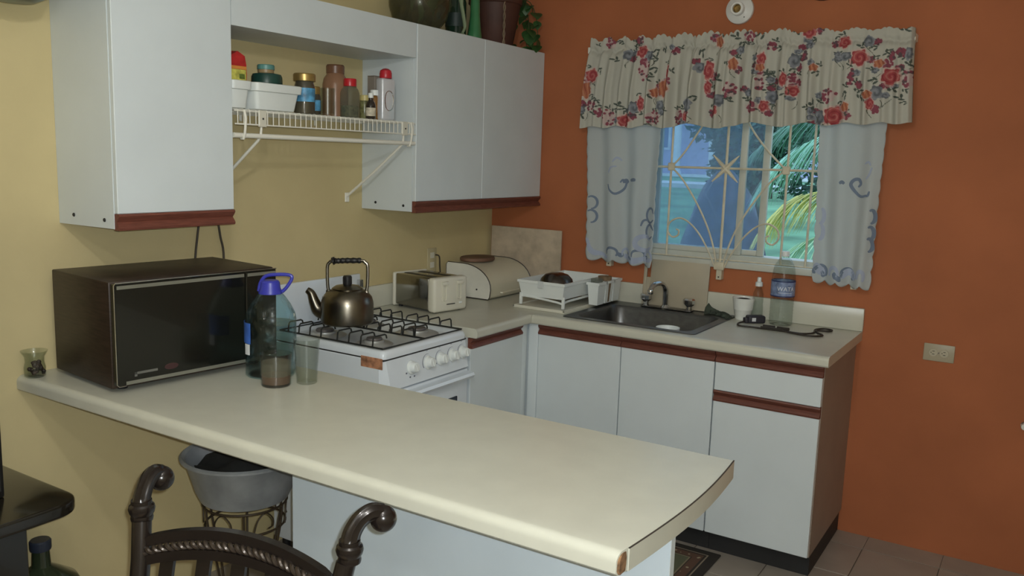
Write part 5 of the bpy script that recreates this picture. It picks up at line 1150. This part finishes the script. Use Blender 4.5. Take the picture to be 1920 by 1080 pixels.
# ================================================================== RUG
def rug_mat():
    m = bpy.data.materials.new('bordered_rug'); m.use_nodes = True; nt = m.node_tree; N, L = nt.nodes, nt.links; p = N['Principled BSDF']; p.inputs['Roughness'].default_value = .95
    tc = N.new('ShaderNodeTexCoord'); sp = N.new('ShaderNodeSeparateXYZ'); L.new(tc.outputs['Object'], sp.inputs[0])
    def mth(op, a, b=None):
        n = N.new('ShaderNodeMath'); n.operation = op
        for i, v in enumerate((a, b)):
            if v is None: continue
            if isinstance(v, (int, float)): n.inputs[i].default_value = v
            else: L.new(v, n.inputs[i])
        return n.outputs[0]
    dx = mth('SUBTRACT', .40, mth('ABSOLUTE', sp.outputs[0])); dy = mth('SUBTRACT', .33, mth('ABSOLUTE', sp.outputs[1])); d = mth('MINIMUM', dx, dy)
    cr = N.new('ShaderNodeValToRGB'); cr.color_ramp.interpolation = 'CONSTANT'; e = cr.color_ramp.elements
    stops = [(0, (44, 40, 36)), (.095, (44, 40, 36)), (.10, (138, 126, 108)), (.116, (50, 44, 38)), (.14, (92, 66, 52)), (.235, (52, 44, 36)), (.25, (132, 120, 96)), (.265, (92, 94, 72))]
    e[0].position = 0; e[0].color = srgb(*stops[0][1]); e[1].position = stops[1][0]; e[1].color = srgb(*stops[1][1])
    for q, c in stops[2:]: x = e.new(q); x.color = srgb(*c)
    L.new(mth('MULTIPLY', d, 2.6), cr.inputs[0])
    vo = N.new('ShaderNodeTexVoronoi'); vo.inputs['Scale'].default_value = 44; L.new(tc.outputs['Object'], vo.inputs['Vector'])
    dot = mth('LESS_THAN', vo.outputs['Distance'], .28); band = mth('MULTIPLY', mth('GREATER_THAN', d, .058), mth('LESS_THAN', d, .086)); f = mth('MULTIPLY', mth('MULTIPLY', dot, band), .8)
    mx = N.new('ShaderNodeMix'); mx.data_type = 'RGBA'; L.new(f, mx.inputs[0]); L.new(cr.outputs[0], mx.inputs[6]); mx.inputs[7].default_value = srgb(170, 160, 130)
    L.new(mx.outputs[2], p.inputs['Base Color']); return m
rg = tag(obj('kitchen_rug', bx(-.40, .40, -.33, .33, 0, .008, .003, 1), rug_mat(), loc=(1.165, -.905, .0005)), 'dark bordered woven rug on the tiles between sink cabinets and peninsula', 'rug')

# ================================================================== CHAIR
ex_ = Vector((.422, .10, 0)).normalized(); ny = Vector((-ex_.y, ex_.x, 0))
cr_ = thing('iron_chair', 'dark bronze metal chair with scrolled finials and rope twist rail', 'chair', (1.404, -2.90, -.005), math.atan2(ex_.y, ex_.x))
IR = mat('dark_bronze_metal', (32, 26, 23), .22, .3, var=.12, vscale=12, coat=.15)
# local: +x along the back to the right, +y away from the sitter; seat towards -y
hw = .2
def lean(z): return -.012+.25*(z-.935) if z > .45 else -.133+.10*(.45-z)*.9
for s in (-1, 1):
    fl_ = .02 if s > 0 else .004
    P = [(s*(hw-.0), lean(z), z) for z in (.0055, .15, .30, .45)]+[(s*(hw+.10*max(0, z-.70)**1.0*(z-.70)/.235)+(.002 if s > 0 else .008), lean(z), z) for z in (.55, .65, .75, .85, .915)]
    p_ = obj('leg', tb(P, [.0165]*3+[.0176]*6, 16), IR, cr_)
    cxx, cyy = s*(hw+.0235)+(.002 if s > 0 else .008), lean(.935)
    b = nb(); lathe(b, [(0, -.02), (.0195, -.02), (.0205, -.015), (.0195, -.009), (.0225, -.004), (.0242, .003), (.0225, .010), (.0190, .013), (.0185, .020), (0, .02)], cxx, cyy, .935, 24); obj('collar', b, IR, p_)
    # fluted finial curling over to a ball
    c0 = Vector((cxx, cyy, .950)); kx = .0 if s < 0 else .022
    cu_ = spline([c0, c0+Vector((kx*.1, .006, .018)), c0+Vector((kx*.45, .018, .036)), c0+Vector((kx*1.0, .034, .045)), c0+Vector((kx*1.5, .050, .039))], 6)
    b = nb(); n_ = len(cu_); prev = None; T0_ = None; u = Vector((1, 0, 0))
    for i, q in enumerate(cu_):
        Tn = (cu_[min(i+1, n_-1)]-cu_[max(i-1, 0)]).normalized(); u = (u-Tn*u.dot(Tn)).normalized(); v = Tn.cross(u)
        r0 = .0172-.0015*math.sin(PI*i/(n_-1)); ring_ = []
        for k in range(36):
            a = 2*PI*k/36; r = r0*(1-.10*(.5+.5*math.cos(9*a))*(1 if 1 < i < n_-2 else 0)); ring_.append(b.verts.new(q+(u*math.cos(a)+v*math.sin(a))*r))
        if prev:
            for k in range(36): b.faces.new((prev[k], prev[(k+1) % 36], ring_[(k+1) % 36], ring_[k]))
        prev = ring_
    b.faces.new(prev); fn = obj('finial', b, IR, p_, smooth=40)
    b = nb(); ball(b, cu_[-1]+Vector((.004 if s > 0 else .002, .002, -.010)), .0238, 28); obj('ball', b, IR, fn)
def railz(x, base, rise): return base+rise*(1-(x/hw)**2)
def rail(base, rise, r0, nm, off=0, n_=24):
    b = nb(); pts = [(hw*(-1+2*i/n_)*.985, lean(base)-off+.018*(1-(-1+2*i/n_)**2), railz(hw*(-1+2*i/n_), base, rise)) for i in range(n_+1)]
    # flat bar section
    prev = None
    for x, y, z in pts:
        ring_ = [b.verts.new((x, y+dy, z+dz)) for dy, dz in ((-.008, -r0), (.008, -r0), (.008, r0), (-.008, r0))]
        if prev:
            for k in range(4): b.faces.new((prev[k], prev[(k+1) % 4], ring_[(k+1) % 4], ring_[k]))
        else: b.faces.new(ring_)
        prev = ring_
    b.faces.new(prev); bmesh.ops.bevel(b, geom=[e for e in b.edges if abs(e.verts[0].co.x-e.verts[1].co.x) > .004], offset=.004, segments=2, affect='EDGES')
    return obj(nm, b, IR, cr_)
rl = rail(.882, .034, .0105, 'top_rail'); rail(.848, .034, .0095, 'top_rail')
b = nb(); n_ = 220
for s in (0, PI): tube(b, [(hw*.97*(-1+2*i/n_), lean(.865)-.004+.018*(1-(-1+2*i/n_)**2)+.0048*math.cos(i*.42+s), railz(hw*(-1+2*i/n_), .865, .034)+.0048*math.sin(i*.42+s)) for i in range(n_+1)], .0046, 8)
obj('rope_twist', b, mat('bronze_rope_highlight', (60, 51, 43), .32, .5, var=.1), cr_, label='bronze rope twist with its highlight put into the colour')  # same metal as the chair, highlight painted in as a lighter tone
rail(.50, .0, .012, 'lower_rail')
sl = None
for x in (-.147, -.073, 0, .073, .147):
    zt = railz(x, .842, .034); off = .018*(1-(x/hw)**2)
    b = nb(); prism(b, [(x-.0145, lean(.50)-.004+off), (x+.0145, lean(.50)-.004+off), (x+.0145, lean(.50)+.004+off), (x-.0145, lean(.50)+.004+off)], 'z', .508, zt)
    for v in b.verts: v.co.y += lean(v.co.z)-lean(.50)
    obj('slat', b, IR, cr_, smooth=0)
for s in (-1, 1): obj('leg', tb([(s*.205, -.50, .0055), (s*.205, -.50, .44)], .0165, 14), IR, cr_)
obj('seat_frame', bx(-.225, .225, -.53, -.118, .425, .45, .01, 3), IR, cr_)
obj('cushion', bx(-.215, .215, -.52, -.155, .4505, .50, .02, 4), mat('beige_seat_fabric', (172, 150, 118), .9, var=.06, bump=.2, bscale=200), cr_)
for s in (-1, 1): obj('stretcher', tb([(s*.205, -.5, .18), (s*.214, lean(.18), .18)], .009, 10), IR, cr_)
